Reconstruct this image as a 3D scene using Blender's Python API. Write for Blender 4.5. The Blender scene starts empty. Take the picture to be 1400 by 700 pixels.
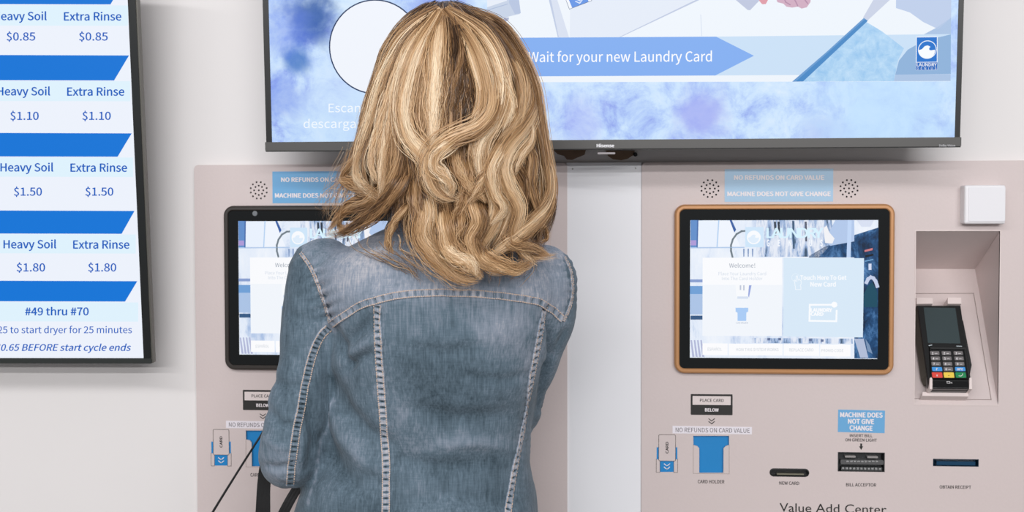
import bpy, bmesh, math, random
import numpy as np
from mathutils import Vector, Matrix
from mathutils.geometry import tessellate_polygon
from mathutils.bvhtree import BVHTree

S = bpy.context.scene
COL = S.collection
R = math.radians
# ------------------------------------------------------------------ camera
F_PX, DIST, CAM_Z = 1600.0, 1.92, 1.40
yaw, pitch, roll = R(4.3596), R(-1.7429), R(0.1084)
CAM = Vector((0.0, -DIST, CAM_Z))
ROT = Matrix.Rotation(yaw, 3, 'Z') @ Matrix.Rotation(pitch, 3, 'X') @ Matrix.Rotation(roll, 3, 'Y')
cd = bpy.data.cameras.new('camera'); cam = bpy.data.objects.new('camera', cd); COL.objects.link(cam)
cd.sensor_width = 36; cd.lens = 36 * F_PX / 1400; cd.clip_start = 0.05
m4 = (ROT @ Matrix.Rotation(R(90), 3, 'X')).to_4x4(); m4.translation = CAM; cam.matrix_world = m4
cd.dof.use_dof = True; cd.dof.focus_distance = 1.52; cd.dof.aperture_fstop = 13
S.camera = cam
# ------------------------------------------------------------------ light
w = bpy.data.worlds.new('room_light'); S.world = w; w.use_nodes = True
w.node_tree.nodes['Background'].inputs[0].default_value = (0.97, 0.965, 1.0, 1)
w.node_tree.nodes['Background'].inputs[1].default_value = 0.30
def strip(name, x, y, z, lx, ly, power, col=(.99, .985, 1.0), aim=None):
    l = bpy.data.lights.new(name, 'AREA'); l.shape = 'RECTANGLE'; l.size = lx; l.size_y = ly
    l.energy = power; l.color = col
    o = bpy.data.objects.new(name, l); COL.objects.link(o); o.location = (x, y, z)
    if aim: o.rotation_euler = (Vector(aim) - o.location).to_track_quat('-Z', 'Y').to_euler()
    return o
strip('ceiling_light', -0.6, -3.1, 2.95, 6.0, 0.08, 60, aim=(0.0, 0, 1.2))
strip('ceiling_light', 0.3, -5.8, 2.95, 6.0, 0.10, 106, aim=(0.0, 0, 1.2))
strip('ceiling_light', 0.9, -9.0, 2.95, 7.0, 0.15, 200, aim=(0.0, 0, 1.2))
S.view_settings.view_transform = 'Standard'; S.view_settings.look = 'None'
S.view_settings.exposure = 0.0; S.view_settings.gamma = 1.0; S.view_settings.use_curve_mapping = False

# ------------------------------------------------------------------ materials
def lin(c, s=1.0):
    r = []
    for v in c[:3]:
        v = v / 255.0
        r.append((v / 12.92 if v <= .04045 else ((v + .055) / 1.055) ** 2.4) * s)
    return (*r, 1)
_mats = {}
def mat(name, col, rough=.5, metal=0, spec=.5, noise=0, nscale=60, bump=0):
    if name in _mats: return _mats[name]
    m = bpy.data.materials.new(name); m.use_nodes = True; nt = m.node_tree; b = nt.nodes['Principled BSDF']
    b.inputs['Base Color'].default_value = lin(col); b.inputs['Roughness'].default_value = rough
    b.inputs['Metallic'].default_value = metal; b.inputs['Specular IOR Level'].default_value = spec
    if noise or bump:
        tc = nt.nodes.new('ShaderNodeTexCoord'); n = nt.nodes.new('ShaderNodeTexNoise')
        n.inputs['Scale'].default_value = nscale; n.inputs['Detail'].default_value = 4
        nt.links.new(tc.outputs['Object'], n.inputs['Vector'])
        if noise:
            mx = nt.nodes.new('ShaderNodeMix'); mx.data_type = 'RGBA'
            mx.inputs['A'].default_value = lin(col, 1 - noise); mx.inputs['B'].default_value = lin(col, 1 + noise)
            nt.links.new(n.outputs['Fac'], mx.inputs['Factor']); nt.links.new(mx.outputs['Result'], b.inputs['Base Color'])
        if bump:
            bp = nt.nodes.new('ShaderNodeBump'); bp.inputs['Strength'].default_value = bump; bp.inputs['Distance'].default_value = .0006
            nt.links.new(n.outputs['Fac'], bp.inputs['Height']); nt.links.new(bp.outputs['Normal'], b.inputs['Normal'])
    _mats[name] = m; return m
def glow(col, s=1.0):
    k = 'screen_%d_%d_%d' % tuple(col[:3])
    if k in _mats: return _mats[k]
    m = bpy.data.materials.new(k); m.use_nodes = True; b = m.node_tree.nodes['Principled BSDF']
    b.inputs['Base Color'].default_value = (.004, .004, .004, 1); b.inputs['Roughness'].default_value = .35
    b.inputs['Specular IOR Level'].default_value = .15
    b.inputs['Emission Color'].default_value = lin(col); b.inputs['Emission Strength'].default_value = s
    _mats[k] = m; return m

# ------------------------------------------------------------------ object helpers
def tag(o, label=None, cat=None, group=None, kind=None):
    if label: o['label'] = label
    if cat: o['category'] = cat
    if group: o['group'] = group
    if kind: o['kind'] = kind
    return o
def empty(name, loc, label, cat, group=None):
    o = bpy.data.objects.new(name, None); o.empty_display_size = .05; COL.objects.link(o); o.location = loc
    return tag(o, label, cat, group)
def link(name, me, m, parent=None, smooth=False):
    """mesh in world coordinates, linked under its parent without moving it"""
    o = bpy.data.objects.new(name, me); COL.objects.link(o)
    if m: me.materials.append(m)
    if smooth:
        me.polygons.foreach_set('use_smooth', [True] * len(me.polygons))
    if parent:
        o.parent = parent
        p = Vector((0, 0, 0)); q = parent
        while q: p += q.location; q = q.parent
        me.transform(Matrix.Translation(-p))
    return o
def ray(px, py):
    return (ROT @ Vector((px - 700, F_PX, 350 - py))).normalized()
def at(px, py, Y):
    d = ray(px, py); return CAM + d * ((Y - CAM.y) / d.y)

class Plane:
    """a flat face of some thing: O + u*U + v*V, N towards the room"""
    def __init__(s, O, U, V):
        s.O = Vector(O); s.U = Vector(U).normalized(); s.V = Vector(V)
        s.V = (s.V - s.U * s.V.dot(s.U)).normalized(); s.N = s.U.cross(s.V)
    def uv(s, px, py, n=0.0):
        d = ray(px, py); O = s.O + s.N * n
        t = (O - CAM).dot(s.N) / d.dot(s.N); p = CAM + d * t - s.O
        return (p.dot(s.U), p.dot(s.V))
    def w(s, u, v, n=0.0): return s.O + s.U * u + s.V * v + s.N * n
    def shifted(s, du):
        q = Plane(s.O + s.U * du, s.U, s.V); q.src = s; return q

def tris_mesh(name, P, polys, n0, n1, back=True):
    """prism between levels n0 (back) and n1 (front) from outline polys[0] and holes polys[1:]"""
    flat = [p for q in polys for p in q]
    tris = tessellate_polygon([[Vector((a, b, 0)) for a, b in q] for q in polys])
    vs = [P.w(a, b, n1) for a, b in flat]; k = len(flat); fs = []
    for t in tris:
        a, b, c = [Vector(flat[i]) for i in t]
        cr = (b - a).cross(c - a)
        if abs(cr) < 1e-14: continue
        fs.append(t if cr > 0 else t[::-1])
    if n1 - n0 > 1e-5:
        vs += [P.w(a, b, n0) for a, b in flat]
        if back: fs += [tuple(i + k for i in t[::-1]) for t in fs]
        o = 0
        for qi, q in enumerate(polys):
            ar = sum(q[i][0] * q[(i + 1) % len(q)][1] - q[(i + 1) % len(q)][0] * q[i][1] for i in range(len(q)))
            ccw = (ar > 0) == (qi == 0)
            for i in range(len(q)):
                a, b = o + i, o + (i + 1) % len(q)
                fs.append((a, a + k, b + k, b) if ccw else (a, b, b + k, a + k))
            o += len(q)
    me = bpy.data.meshes.new(name); me.from_pydata([tuple(v) for v in vs], [], [tuple(f) for f in fs]); me.update(); return me
def prism(name, P, polys, n0, n1, m, parent, back=True):
    if not isinstance(polys[0][0], (tuple, list)) : polys = [polys]
    return link(name, tris_mesh(name, P, polys, n0, n1, back), m, parent)
def rr(u0, v0, u1, v1, r, n=5):
    """rounded rectangle outline, ccw"""
    if r <= 0: return [(u0, v0), (u1, v0), (u1, v1), (u0, v1)]
    out = []
    for cx, cy, a in ((u1 - r, v0 + r, -90), (u1 - r, v1 - r, 0), (u0 + r, v1 - r, 90), (u0 + r, v0 + r, 180)):
        for i in range(n + 1):
            t = R(a + 90 * i / n); out.append((cx + r * math.cos(t), cy + r * math.sin(t)))
    return out
def circ(u, v, r, n=16, ry=None):
    return [(u + r * math.cos(2 * math.pi * i / n), v + (ry or r) * math.sin(2 * math.pi * i / n)) for i in range(n)]
def lofted(name, P, rings, m, parent, smooth=False, cap=True):
    """rings: list of (outline, n) with the same number of points, from back to front"""
    vs = []; fs = []; k = len(rings[0][0])
    for q, n in rings: vs += [tuple(P.w(a, b, n)) for a, b in q]
    for j in range(len(rings) - 1):
        for i in range(k):
            a = j * k + i; b = j * k + (i + 1) % k; fs.append((a, b, b + k, a + k))
    if cap: fs.append(tuple(range((len(rings) - 1) * k, len(rings) * k)))
    me = bpy.data.meshes.new(name); me.from_pydata(vs, [], fs); me.update()
    return link(name, me, m, parent, smooth)
def cushion(name, P, u0, v0, u1, v1, r, n0, n1, bev, m, parent):
    """rounded box with bevelled front edge"""
    rings = [(rr(u0, v0, u1, v1, r), n0)]
    for i in range(4):
        t = R(30 * i); d = bev * (1 - math.cos(t)); e = bev * (1 - math.sin(t))
        rings.append((rr(u0 + d, v0 + d, u1 - d, v1 - d, max(r - d, .0002)), n1 - e))
    return lofted(name, P, rings, m, parent)
def stroke(pts, w, closed=False):
    """polyline to a list of quads (u,v)"""
    out = []; n = len(pts)
    for i in range(n if closed else n - 1):
        a = Vector(pts[i]); b = Vector(pts[(i + 1) % n]); d = (b - a)
        if d.length < 1e-9: continue
        d.normalize(); q = Vector((-d.y, d.x)) * w / 2; e = d * w * .4
        out.append([a - e - q, b + e - q, b + e + q, a - e + q])
    return out
def strokes(name, P, quads, n, m, parent):
    vs = []; fs = []
    for q in quads:
        k = len(vs); vs += [tuple(P.w(p[0], p[1], n)) for p in q]; fs.append(tuple(range(k, k + len(q))))
    me = bpy.data.meshes.new(name); me.from_pydata(vs, [], fs); me.update()
    return link(name, me, m, parent)
_cap = {}
try:      # the plain sans that ships inside Blender; its built-in face if that is missing
    import os
    SANS = bpy.data.fonts.load(os.path.join(bpy.utils.resource_path('LOCAL'), 'datafiles', 'fonts', 'Noto Sans CJK Regular.woff2'))
except Exception:
    SANS = None
def raw_text(s, bold=0, shear=0, spacing=1.0, res=3, font=True):
    c = bpy.data.curves.new('t', 'FONT')
    if SANS and font: c.font = SANS
    c.body = s; c.size = 1; c.shear = shear
    c.space_character = spacing; c.resolution_u = res; c.fill_mode = 'FRONT'
    o = bpy.data.objects.new('t', c); COL.objects.link(o)
    dg = bpy.context.evaluated_depsgraph_get(); me = bpy.data.meshes.new_from_object(o.evaluated_get(dg))
    bpy.data.objects.remove(o); bpy.data.curves.remove(c)
    if bold:      # heavier strokes: the same letters laid again a hair's breadth aside
        v0 = [tuple(v.co) for v in me.vertices]; f0 = [tuple(p.vertices) for p in me.polygons]; k = len(v0); vs = []; fs = []
        for i, (a, b) in enumerate(((-1, 0), (1, 0), (0, .7), (0, -.7))):
            vs += [(x + a * bold * .5, y + b * bold * .5, i * .00003) for x, y, z in v0]; fs += [tuple(j + i * k for j in f) for f in f0]
        me.clear_geometry(); me.from_pydata(vs, [], fs)
    return me
def text(P, s, x0, x1, yb, cap, n, m, parent, bold=0, shear=0, spacing=1.0, yb2=None, up=False, name='lettering', font=True):
    """string s from pixel x0 to x1 with its baseline at pixel y yb and capital height cap (pixels)"""
    me = raw_text(s, bold, shear, spacing, 3, font)
    if font not in _cap:
        h = raw_text('H', font=font); _cap[font] = max(v.co.y for v in h.vertices)
    xs = [v.co.x for v in me.vertices]; xa, xb = min(xs), max(xs)
    src = getattr(P, 'src', P)
    a = Vector(src.uv(x0, yb, n)); b = Vector(src.uv(x1, yb if yb2 is None else yb2, n)); t = Vector(src.uv(x0, yb - cap, n))
    ax = (b - a) / (xb - xa); ay = (t - a) / _cap[font]
    if up:   # written upwards: x runs along the page's vertical
        a = Vector(src.uv(x0, yb, n)); b = Vector(src.uv(x0, yb2, n)); t = Vector(src.uv(x0 - cap, yb, n))
        ax = (b - a) / (xb - xa); ay = (t - a) / _cap[font]
    for v in me.vertices:
        p = a + ax * (v.co.x - xa) + ay * v.co.y
        v.co = P.w(p.x, p.y, n + v.co.z)
    return link(name, me, m, parent)
def pxpoly(P, pts, n=0.0):
    src = getattr(P, 'src', P); return [src.uv(x, y, n) for x, y in pts]
def flat(P, pts, n, m, parent, name='picture_shape', th=0.0):
    q = pxpoly(P, pts, n)
    ar = sum(q[i][0] * q[(i + 1) % len(q)][1] - q[(i + 1) % len(q)][0] * q[i][1] for i in range(len(q)))
    if ar < 0: q = q[::-1]
    return link(name, tris_mesh(name, P, [q], n - th, n), m, parent)
def box(name, a, b, m, parent=None):
    bm = bmesh.new(); bmesh.ops.create_cube(bm, size=1)
    for v in bm.verts: v.co = Vector([a[i] + (b[i] - a[i]) * (v.co[i] + .5) for i in range(3)])
    me = bpy.data.meshes.new(name); bm.to_mesh(me); bm.free(); return link(name, me, m, parent)

# ------------------------------------------------------------------ setting
WALL_Y = 0.012
M_wall = mat('painted_wall', (232, 228, 226), .55, noise=.015, nscale=5, bump=.15)
wl = box('wall_back', (-3.0, WALL_Y, 0), (3.0, WALL_Y + .15, 3.1), M_wall); tag(wl, 'white painted back wall holding the screens and kiosks', kind='structure')
# the wall needs pockets behind the kiosks: kiosk recesses go into it, so it is built around them
bpy.data.objects.remove(wl)
FACE = Plane((0, 0, 0), (1, 0, 0), (0, 0, 1))            # the kiosk fronts
WALLP = Plane((0, WALL_Y, 0), (1, 0, 0), (0, 0, 1))
M_wall = mat('painted_wall', (232, 228, 226))
kxl = at(877, 450, 0).x; DX = 0.7466
rec_hole = [FACE.uv(1244, 560), FACE.uv(1375, 560), FACE.uv(1375, 308), FACE.uv(1244, 308)]
ru0, ru1 = rec_hole[0][0], rec_hole[1][0]; rv0, rv1 = rec_hole[0][1], rec_hole[2][1]
holes = []
for d in (0, -DX):
    holes.append([(ru0 + d - .02, rv0 - .02), (ru0 + d - .02, rv1 + .02), (ru1 + d + .02, rv1 + .02), (ru1 + d + .02, rv0 - .02)])
    a = FACE.uv(930, 665); b = FACE.uv(1350, 590)
    holes.append([(a[0] + d, a[1]), (a[0] + d, b[1]), (b[0] + d, b[1]), (b[0] + d, a[1])])
wl = link('wall_back', tris_mesh('wall_back', WALLP, [[(-3, 0), (3, 0), (3, 3.1), (-3, 3.1)]] + holes, -.15, 0), M_wall)
tag(wl, 'white painted wall behind screens and kiosks', kind='structure')
fl = box('floor', (-3, -4.5, -.05), (3, WALL_Y + .15, 0), mat('floor_tile', (112, 108, 104), .4, noise=.08, nscale=3)); tag(fl, 'grey floor in front of the kiosks', kind='structure')
# white filler panel between the kiosks
a = FACE.uv(774, 700); b = FACE.uv(878, 222)
M_panel = mat('white_panel', (238, 238, 241), .4, noise=.01, nscale=8)
pr = empty('wall_panel', (a[0], 0, 0), 'white screwed filler panel between the two beige kiosk fronts', 'panel')
PAN = Plane((0, .003, 0), (1, 0, 0), (0, 0, 1))
a = PAN.uv(774.5, 700); b = PAN.uv(877, 222)
prism('panel_sheet', PAN, rr(a[0], .02, b[0], b[1], .001, 2), -.0085, 0, M_panel, pr)
for sx, sy in ((783, 231), (869, 230)):
    u, v = PAN.uv(sx, sy)
    lofted('screw', PAN, [(circ(u, v, .0016, 12), 0), (circ(u, v, .0012, 12), .0009), (circ(u, v, .0004, 12), .0011)], mat('screw_metal', (190, 188, 186), .35, .6), pr)

# ------------------------------------------------------------------ kiosk
M_face = mat('beige_powder_coat', (212, 198, 195), .45, noise=.02, nscale=220, bump=.25)
M_black = mat('black_plastic', (16, 17, 18), .35)
M_glossblk = mat('black_glass_border', (10, 14, 15), .12)
M_blk_print = mat('black_print', (34, 32, 30), .6)
M_white_print = mat('white_print', (240, 232, 234), .5)
M_blue_lab = mat('light_blue_sticker', (108, 172, 218), .35)
M_blue_lab2 = mat('pale_blue_sticker', (164, 199, 226), .3)
M_blue_hold = mat('holder_blue', (10, 132, 200), .4)
M_metal = mat('slot_steel', (205, 205, 205), .25, .9)
M_dark = mat('dark_recess', (26, 28, 30), .5)
KB = 0.02
def kiosk(side, dx, bezel_mat, pale, root_label):
    P = FACE.shifted(dx)
    f = lambda x, y, n=0: FACE.uv(x, y, n)
    xl = at(877, 450, 0).x; xr = xl + at(775, 450, 0).x - at(267, 450, 0).x; zt = at(1000, 221.5, 0).z
    root = empty('payment_kiosk', (xl + dx, 0, 0), root_label, 'kiosk')
    hs = []
    a = f(1250.3, 552.2); b = f(1367.2, 315.8); rec = (a[0], a[1], b[0], b[1]); hs.append([(a[0], a[1]), (a[0], b[1]), (b[0], b[1]), (b[0], a[1])])
    for cx, cy in ((970.7, 257.8), (1160.8, 257.6)):
        u, v = f(cx, cy); k = f(cx + 1, cy)[0] - u
        pos = [(0, 0)] + [(6.65 * math.cos(R(45 * i)), 6.65 * math.sin(R(45 * i))) for i in range(8)] + [(11.95 * math.cos(R(15 + 30 * i)), 11.95 * math.sin(R(15 + 30 * i))) for i in range(12)]
        for dxp, dyp in pos: hs.append(circ(u + dxp * k, v + dyp * k, 1.35 * k, 10)[::-1])
    hold = pxpoly(P, [(947.9, 595.9), (996.7, 595.9), (996.8, 608.5), (992, 610), (989.2, 613), (989, 646.6), (956, 646.6), (956, 613), (953.5, 610), (948, 608.5)])
    hs.append(hold)
    a = f(1052.1, 651.2); b = f(1106.3, 640.8); ns = (a[0], a[1], b[0], b[1]); hs.append(rr(*ns, (ns[3] - ns[1]) * .49)[::-1])
    a = f(1145.3, 644.3); b = f(1209.6, 618.8); ba = (a[0], a[1], b[0], b[1]); hs.append(rr(*ba, 0)[::-1])
    a = f(1275.5, 637.2); b = f(1338, 628); rc = (a[0], a[1], b[0], b[1]); hs.append(rr(*rc, 0)[::-1])
    # screen cut-out hidden below the bezel is left solid
    prism('face_plate', P, [rr(xl, .02, xr, zt, .007)] + hs, -.003, 0, M_face, root)
    body = box('chassis_edge', (xl + dx + .004, .0031, .02), (xr + dx - .004, WALL_Y - .0005, .03), M_face, root)
    # edges that close the gap to the wall
    prism('side_return', P, [rr(xl + .001, .021, xr - .001, zt - .001, .006), rr(xl + .004, .024, xr - .004, zt - .004, .004)[::-1]], -.0117, -.003, M_face, root)
    # speakers: dark cone behind each group of holes
    for cx, cy in ((970.7, 257.8), (1160.8, 257.6)):
        u, v = f(cx, cy); k = f(cx + 1, cy)[0] - u
        prism('speaker', P, circ(u, v, 15 * k, 24), -.0085, -.0055, M_dark, root)
    # recess for the card terminal
    pocket(P, rec, root)
    # sticker above the screen
    a = f(990.7, 276); b = f(1139.2, 230.6); mid = f(1000, 253)[1]
    st = prism('no_refund_sticker', P, rr(a[0], mid, b[0], b[1], 0), 0, .0004, M_blue_lab2 if pale else M_blue_lab, root)
    prism('sticker_strip', P, rr(a[0], a[1], b[0], mid, 0), 0, .00045, M_blue_lab2 if pale else M_blue_lab, st)
    text(P, 'NO REFUNDS ON CARD VALUE', 1003.5, 1127, 245.7, 5.9, .0007, M_white_print, st, bold=.035)
    text(P, 'MACHINE DOES NOT GIVE CHANGE', 994.3, 1136, 268, 5.9, .0007, M_white_print, st, bold=.035)
    # screen bezel
    a = f(922, 510.7, .012); b = f(1224.3, 278.6, .012); o = (a[0], a[1], b[0], b[1]); r0 = .0165
    fr = []; t = .0085
    def ring(d, r): return rr(o[0] + d, o[1] + d, o[2] - d, o[3] - d, max(r, .001), 8)
    lofted('screen_bezel', P, [(ring(0, r0), .0), (ring(.0, r0), .008), (ring(.0012, r0 - .001), .011), (ring(.003, r0 - .003), .012), (ring(t - .002, r0 - t + .002), .012), (ring(t - .0007, r0 - t + .0007), .0112), (ring(t, r0 - t), .009)], bezel_mat, root, cap=False)
    prism('screen_border', P, ring(t, r0 - t), .006, .0095, M_glossblk, root)
    n = .0098
    screen_picture(P, root, n)
    u, v = f(968, 290.5, .0096)
    if not pale: lofted('camera_lens', P, [(circ(u, v, .0045, 16), .0095), (circ(u, v, .004, 16), .0105), (circ(u, v, .002, 16), .0106)], mat('lens_grey', (120, 124, 128), .2), root)
    # place card sign
    a = f(944.3, 567); b = f(1001.6, 539.2)
    sg = prism('place_card_sign', P, rr(a[0], a[1], b[0], b[1], .001, 2), 0, .0004, M_blk_print, root)
    a = f(946.8, 553.3); b = f(999, 541.8)
    prism('light_field', P, rr(a[0], a[1], b[0], b[1], 0), .0004, .0006, mat('sign_beige', (226, 213, 210), .5), sg)
    text(P, 'PLACE CARD', 957, 989.5, 549.2, 4.1, .0008, M_blk_print, sg, bold=.01, yb2=549.6)
    text(P, 'BELOW', 963.8, 982.6, 562.4, 4.2, .0008, M_white_print, sg, bold=.03, yb2=562.7)
    ch = []
    for y in (572.5, 576.3): ch += stroke(pxpoly(P, [(969, y), (973, y + 3), (976.8, y)]), .0013)
    strokes('chevrons', P, ch, .0003, M_blk_print, root)
    # no refunds strip
    lb = flat(P, [(919.5, 582.2), (1028, 583.8), (1028, 594), (919.5, 592.5)], .0004, mat('label_white', (236, 230, 236), .4), root, 'label_strip', .0004)
    text(P, 'NO REFUNDS ON CARD VALUE', 923.8, 1025, 590.6, 6.0, .0006, mat('label_grey_print', (92, 84, 88), .6), lb, yb2=591.8)
    # card holder
    prism('card_holder_insert', P, [f(944, 650.5), f(1000, 650.5), f(1000, 592), f(944, 592)], -.009, -.0055, M_blue_hold, root)
    ln = stroke(pxpoly(P, [(947.9, 608), (947.7, 647.2), (997, 647.8), (996.9, 608)]), .0006)
    strokes('holder_edge', P, ln, .0003, mat('thin_line', (160, 145, 138), .6), root)
    text(P, 'CARD HOLDER', 954, 990.4, 660.6, 4.6, .0003, M_blk_print, root, bold=.012, yb2=661)
    # printed card diagram
    dg = flat(P, [(897.8, 611.5), (926, 611.5), (926, 645.2), (897.8, 645.2)], .00025, M_blue_hold, root, 'card_diagram', .0002)
    flat(P, [(897.3, 628), (902, 628), (902.4, 631), (902.2, 645.6), (897.3, 645.6)], .0004, M_face, dg, 'holder_flap')
    flat(P, [(926.3, 628), (921.5, 628), (921, 631), (921.2, 645.6), (926.3, 645.6)], .0004, M_face, dg, 'holder_flap')
    cx0, cy0 = f(900.6, 630); cx1, cy1 = f(923.6, 594.5)
    prism('card_drawing', P, [rr(cx0, cy0, cx1, cy1, .002, 3)], .0003, .00045, M_face, dg)
    ol = [(p[0], p[1]) for p in rr(cx0, cy0, cx1, cy1, .002, 3)]
    q = stroke(ol, .0007, True)
    q += stroke(pxpoly(P, [(897.3, 627.5), (897.2, 645.6), (902.3, 645.6), (902.3, 630)]), .0006) + stroke(pxpoly(P, [(926.4, 627.5), (926.3, 645.8), (921.1, 645.8), (921.2, 630)]), .0006)
    strokes('outline', P, q, .0006, mat('dark_line', (70, 62, 52), .6), dg)
    text(P, 'CARD', 913.8, 0, 620, 3.6, .0006, M_blk_print, dg, bold=.03, up=True, yb2=604)
    ch = []
    for y in (634, 638.5): ch += stroke(pxpoly(P, [(908, y), (911.8, y + 3), (915.6, y)]), .0013)
    strokes('chevrons', P, ch, .0006, M_white_print, dg)
    # new card slot: pill-shaped black insert with a tray
    e = .0012; rim = rr(ns[0], ns[1], ns[2], ns[3], (ns[3] - ns[1]) * .49); d = .0018
    inn = rr(ns[0] + d, ns[1] + d, ns[2] - d, ns[3] - d, (ns[3] - ns[1] - 2 * d) * .49)
    sl = lofted('card_slot', P, [(rim, -.006), (rim, .0008), (inn, .001), (inn, -.009)], M_black, root, cap=True)
    a = f(1062, 648.8); b = f(1099, 647.6); prism('slot_lip', P, rr(a[0], a[1], b[0], b[1], 0), -.005, .0012, mat('lip_grey', (120, 116, 100), .4), sl)
    text(P, 'NEW CARD', 1065.3, 1092.7, 662.4, 4.2, .0003, M_blk_print, root, bold=.014, yb2=662.9)
    # bill acceptor
    u0, v0, u1, v1 = ba
    acc = lofted('bill_acceptor', P, [(rr(u0, v0, u1, v1, 0), .0006), (rr(u0 + .0015, v0 + .001, u1 - .0015, v1 - .001, 0), .0006), (rr(u0 + .003, v0 + .002, u1 - .003, v1 - .002, 0), -.010)], M_dark, root)
    for xa, xb, y in ((1155.5, 1170, 624.4), (1186, 1200.5, 625.2)):
        p = f(xa, y + 1.2); q = f(xb, y - 1.2); prism('indicator', P, rr(p[0], p[1], q[0], q[1], .0008, 3), -.009, -.001, mat('indicator_grey', (150, 146, 144), .3), acc)
    p = f(1149, 634.5); q = f(1208, 629); prism('jaw', P, rr(p[0], p[1], q[0], q[1], .002, 3), -.010, .001, mat('jaw_grey', (88, 88, 88), .3), acc)
    p = f(1150, 643.2); q = f(1206, 638.6); prism('jaw', P, rr(p[0], p[1], q[0], q[1], .001, 3), -.010, .001, mat('jaw_dark', (58, 60, 60), .3), acc)
    for i in range(9):
        x = 1158.5 + i * 5; p = f(x - 1.7, 631.4); q = f(x + 1.7, 629.7); prism('tooth', P, rr(p[0], p[1], q[0], q[1], 0), .0005, .0022, M_metal, acc)
    for i in range(11):
        x = 1152.3 + i * 5.03; p = f(x - 1.5, 640.9 + i * .1); q = f(x + 1.5, 638.7 + i * .1); prism('tooth', P, rr(p[0], p[1], q[0], q[1], 0), .0005, .0022, M_metal, acc)
    text(P, 'BILL ACCEPTOR', 1156.8, 1197.9, 664.8, 4.3, .0003, M_blk_print, root, bold=.014, yb2=665.3)
    lb = flat(P, [(1146, 560), (1210, 561.4), (1209.4, 592.2), (1145.5, 590.6)], .0004, M_blue_lab, root, 'no_change_sticker', .0004)
    for s, x0, x1, y in (('MACHINE DOES', 1148.6, 1206.8, 570), ('NOT GIVE', 1159.2, 1195.2, 579), ('CHANGE', 1161.4, 1193, 588)):
        text(P, s, x0, x1, y, 6.2, .0006, M_white_print, lb, bold=.035, yb2=y + .7)
    text(P, 'INSERT BILL', 1161.8, 1193, 597.4, 3.8, .0003, M_blk_print, root, bold=.014, yb2=597.8)
    text(P, 'ON GREEN LIGHT', 1155.6, 1199, 603.2, 3.8, .0003, M_blk_print, root, bold=.014, yb2=603.8)
    flat(P, [(1176.1, 606.4), (1178.7, 606.4), (1178.7, 610.3), (1180.2, 610), (1177.4, 615.2), (1174.4, 610), (1176.1, 610.3)], .0003, M_blk_print, root, 'printed_arrow')
    # receipt slot
    u0, v0, u1, v1 = rc
    sl = lofted('receipt_slot', P, [(rr(u0, v0, u1, v1, 0), .0004), (rr(u0 + .0008, v0 + .0008, u1 - .0008, v1 - .0008, 0), .0004), (rr(u0 + .002, v0 + .0015, u1 - .002, v1 - .0015, 0), -.011)], mat('slot_teal', (20, 44, 62), .15), root)
    p = f(1281, 636); q = f(1334, 631.6); prism('slot_flap', P, rr(p[0], p[1], q[0], q[1], 0), -.008, -.002, mat('flap_blue', (18, 62, 92), .1), sl)
    text(P, 'OBTAIN RECEIPT', 1284.6, 1327.7, 667.8, 4.2, .0003, M_blk_print, root, bold=.014, yb2=668.2)
    text(P, 'Value Add Center', 1065.8, 1212, 699.6, 11.8, .0003, M_blk_print, root, bold=.004, yb2=702.5, font=False)
    # lower service door below the frame: a groove line and a lock
    z = at(1000, 700, 0).z
    prism('service_door', P, rr(xl + .03, .12, xr - .03, z - .09, .006), 0, .0025, M_face, root)
    prism('door_lock', P, circ((xl + xr) / 2 - .15, z - .16, .009, 20), .0025, .006, M_metal, root)
    return root

def pocket(P, rec, root):
    """tapered recess: sloping ceiling, short back, sloping shelf that carries the terminal"""
    u0, v0, u1, v1 = rec
    du = P.O.x
    d = ray(1333, 367.8); t = (u1 - CAM.x) / d.x; B = CAM + d * t            # back top corner on the right wall
    d = ray(1339, 400.8); t = (u1 - CAM.x) / d.x; Cc = CAM + d * t
    depthB, zB, depthC, zC = B.y, B.z, Cc.y, Cc.z
    pts = [(0, v1), (depthB, zB), (depthC, zC), (0, v0)]
    T = .002; vs = []; fs = []
    for u in (u0, u1):
        for dep, z in pts: vs.append(tuple(P.w(u, z, -dep)))
    fs = [(0, 4, 5, 1), (1, 5, 6, 2), (2, 6, 7, 3), (4, 7, 6, 5), (0, 1, 2, 3)]
    me = bpy.data.meshes.new('terminal_recess'); me.from_pydata(vs, [], fs); me.update()
    o = link('terminal_recess', me, M_face, root)
    sd = o.modifiers.new('thickness', 'SOLIDIFY'); sd.thickness = T; sd.offset = 1
    global SHELF
    # lip around the front
    q = [rr(u0 - .0015, v0 - .0015, u1 + .0015, v1 + .0015, .0005, 1), rr(u0, v0, u1, v1, .0003, 1)[::-1]]
    prism('recess_lip', P, q, 0, .0006, mat('lip_beige', (222, 208, 204), .45), root)
    SH = Plane(Vector((u0, 0, v0)), (1, 0, 0), Vector((0, depthC, zC - v0)))
    if du == 0: SHELF = SH
    SHs = SH.shifted(du)
    # raised tray line on the shelf
    qs = stroke(pxpoly(SHs, [(1249, 401.5), (1331, 401.2), (1355, 546.7), (1250, 545.0)], .0), .0008)
    strokes('tray_groove', SHs, qs, .0006, mat('groove_brown', (128, 110, 104), .6), root)
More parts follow.
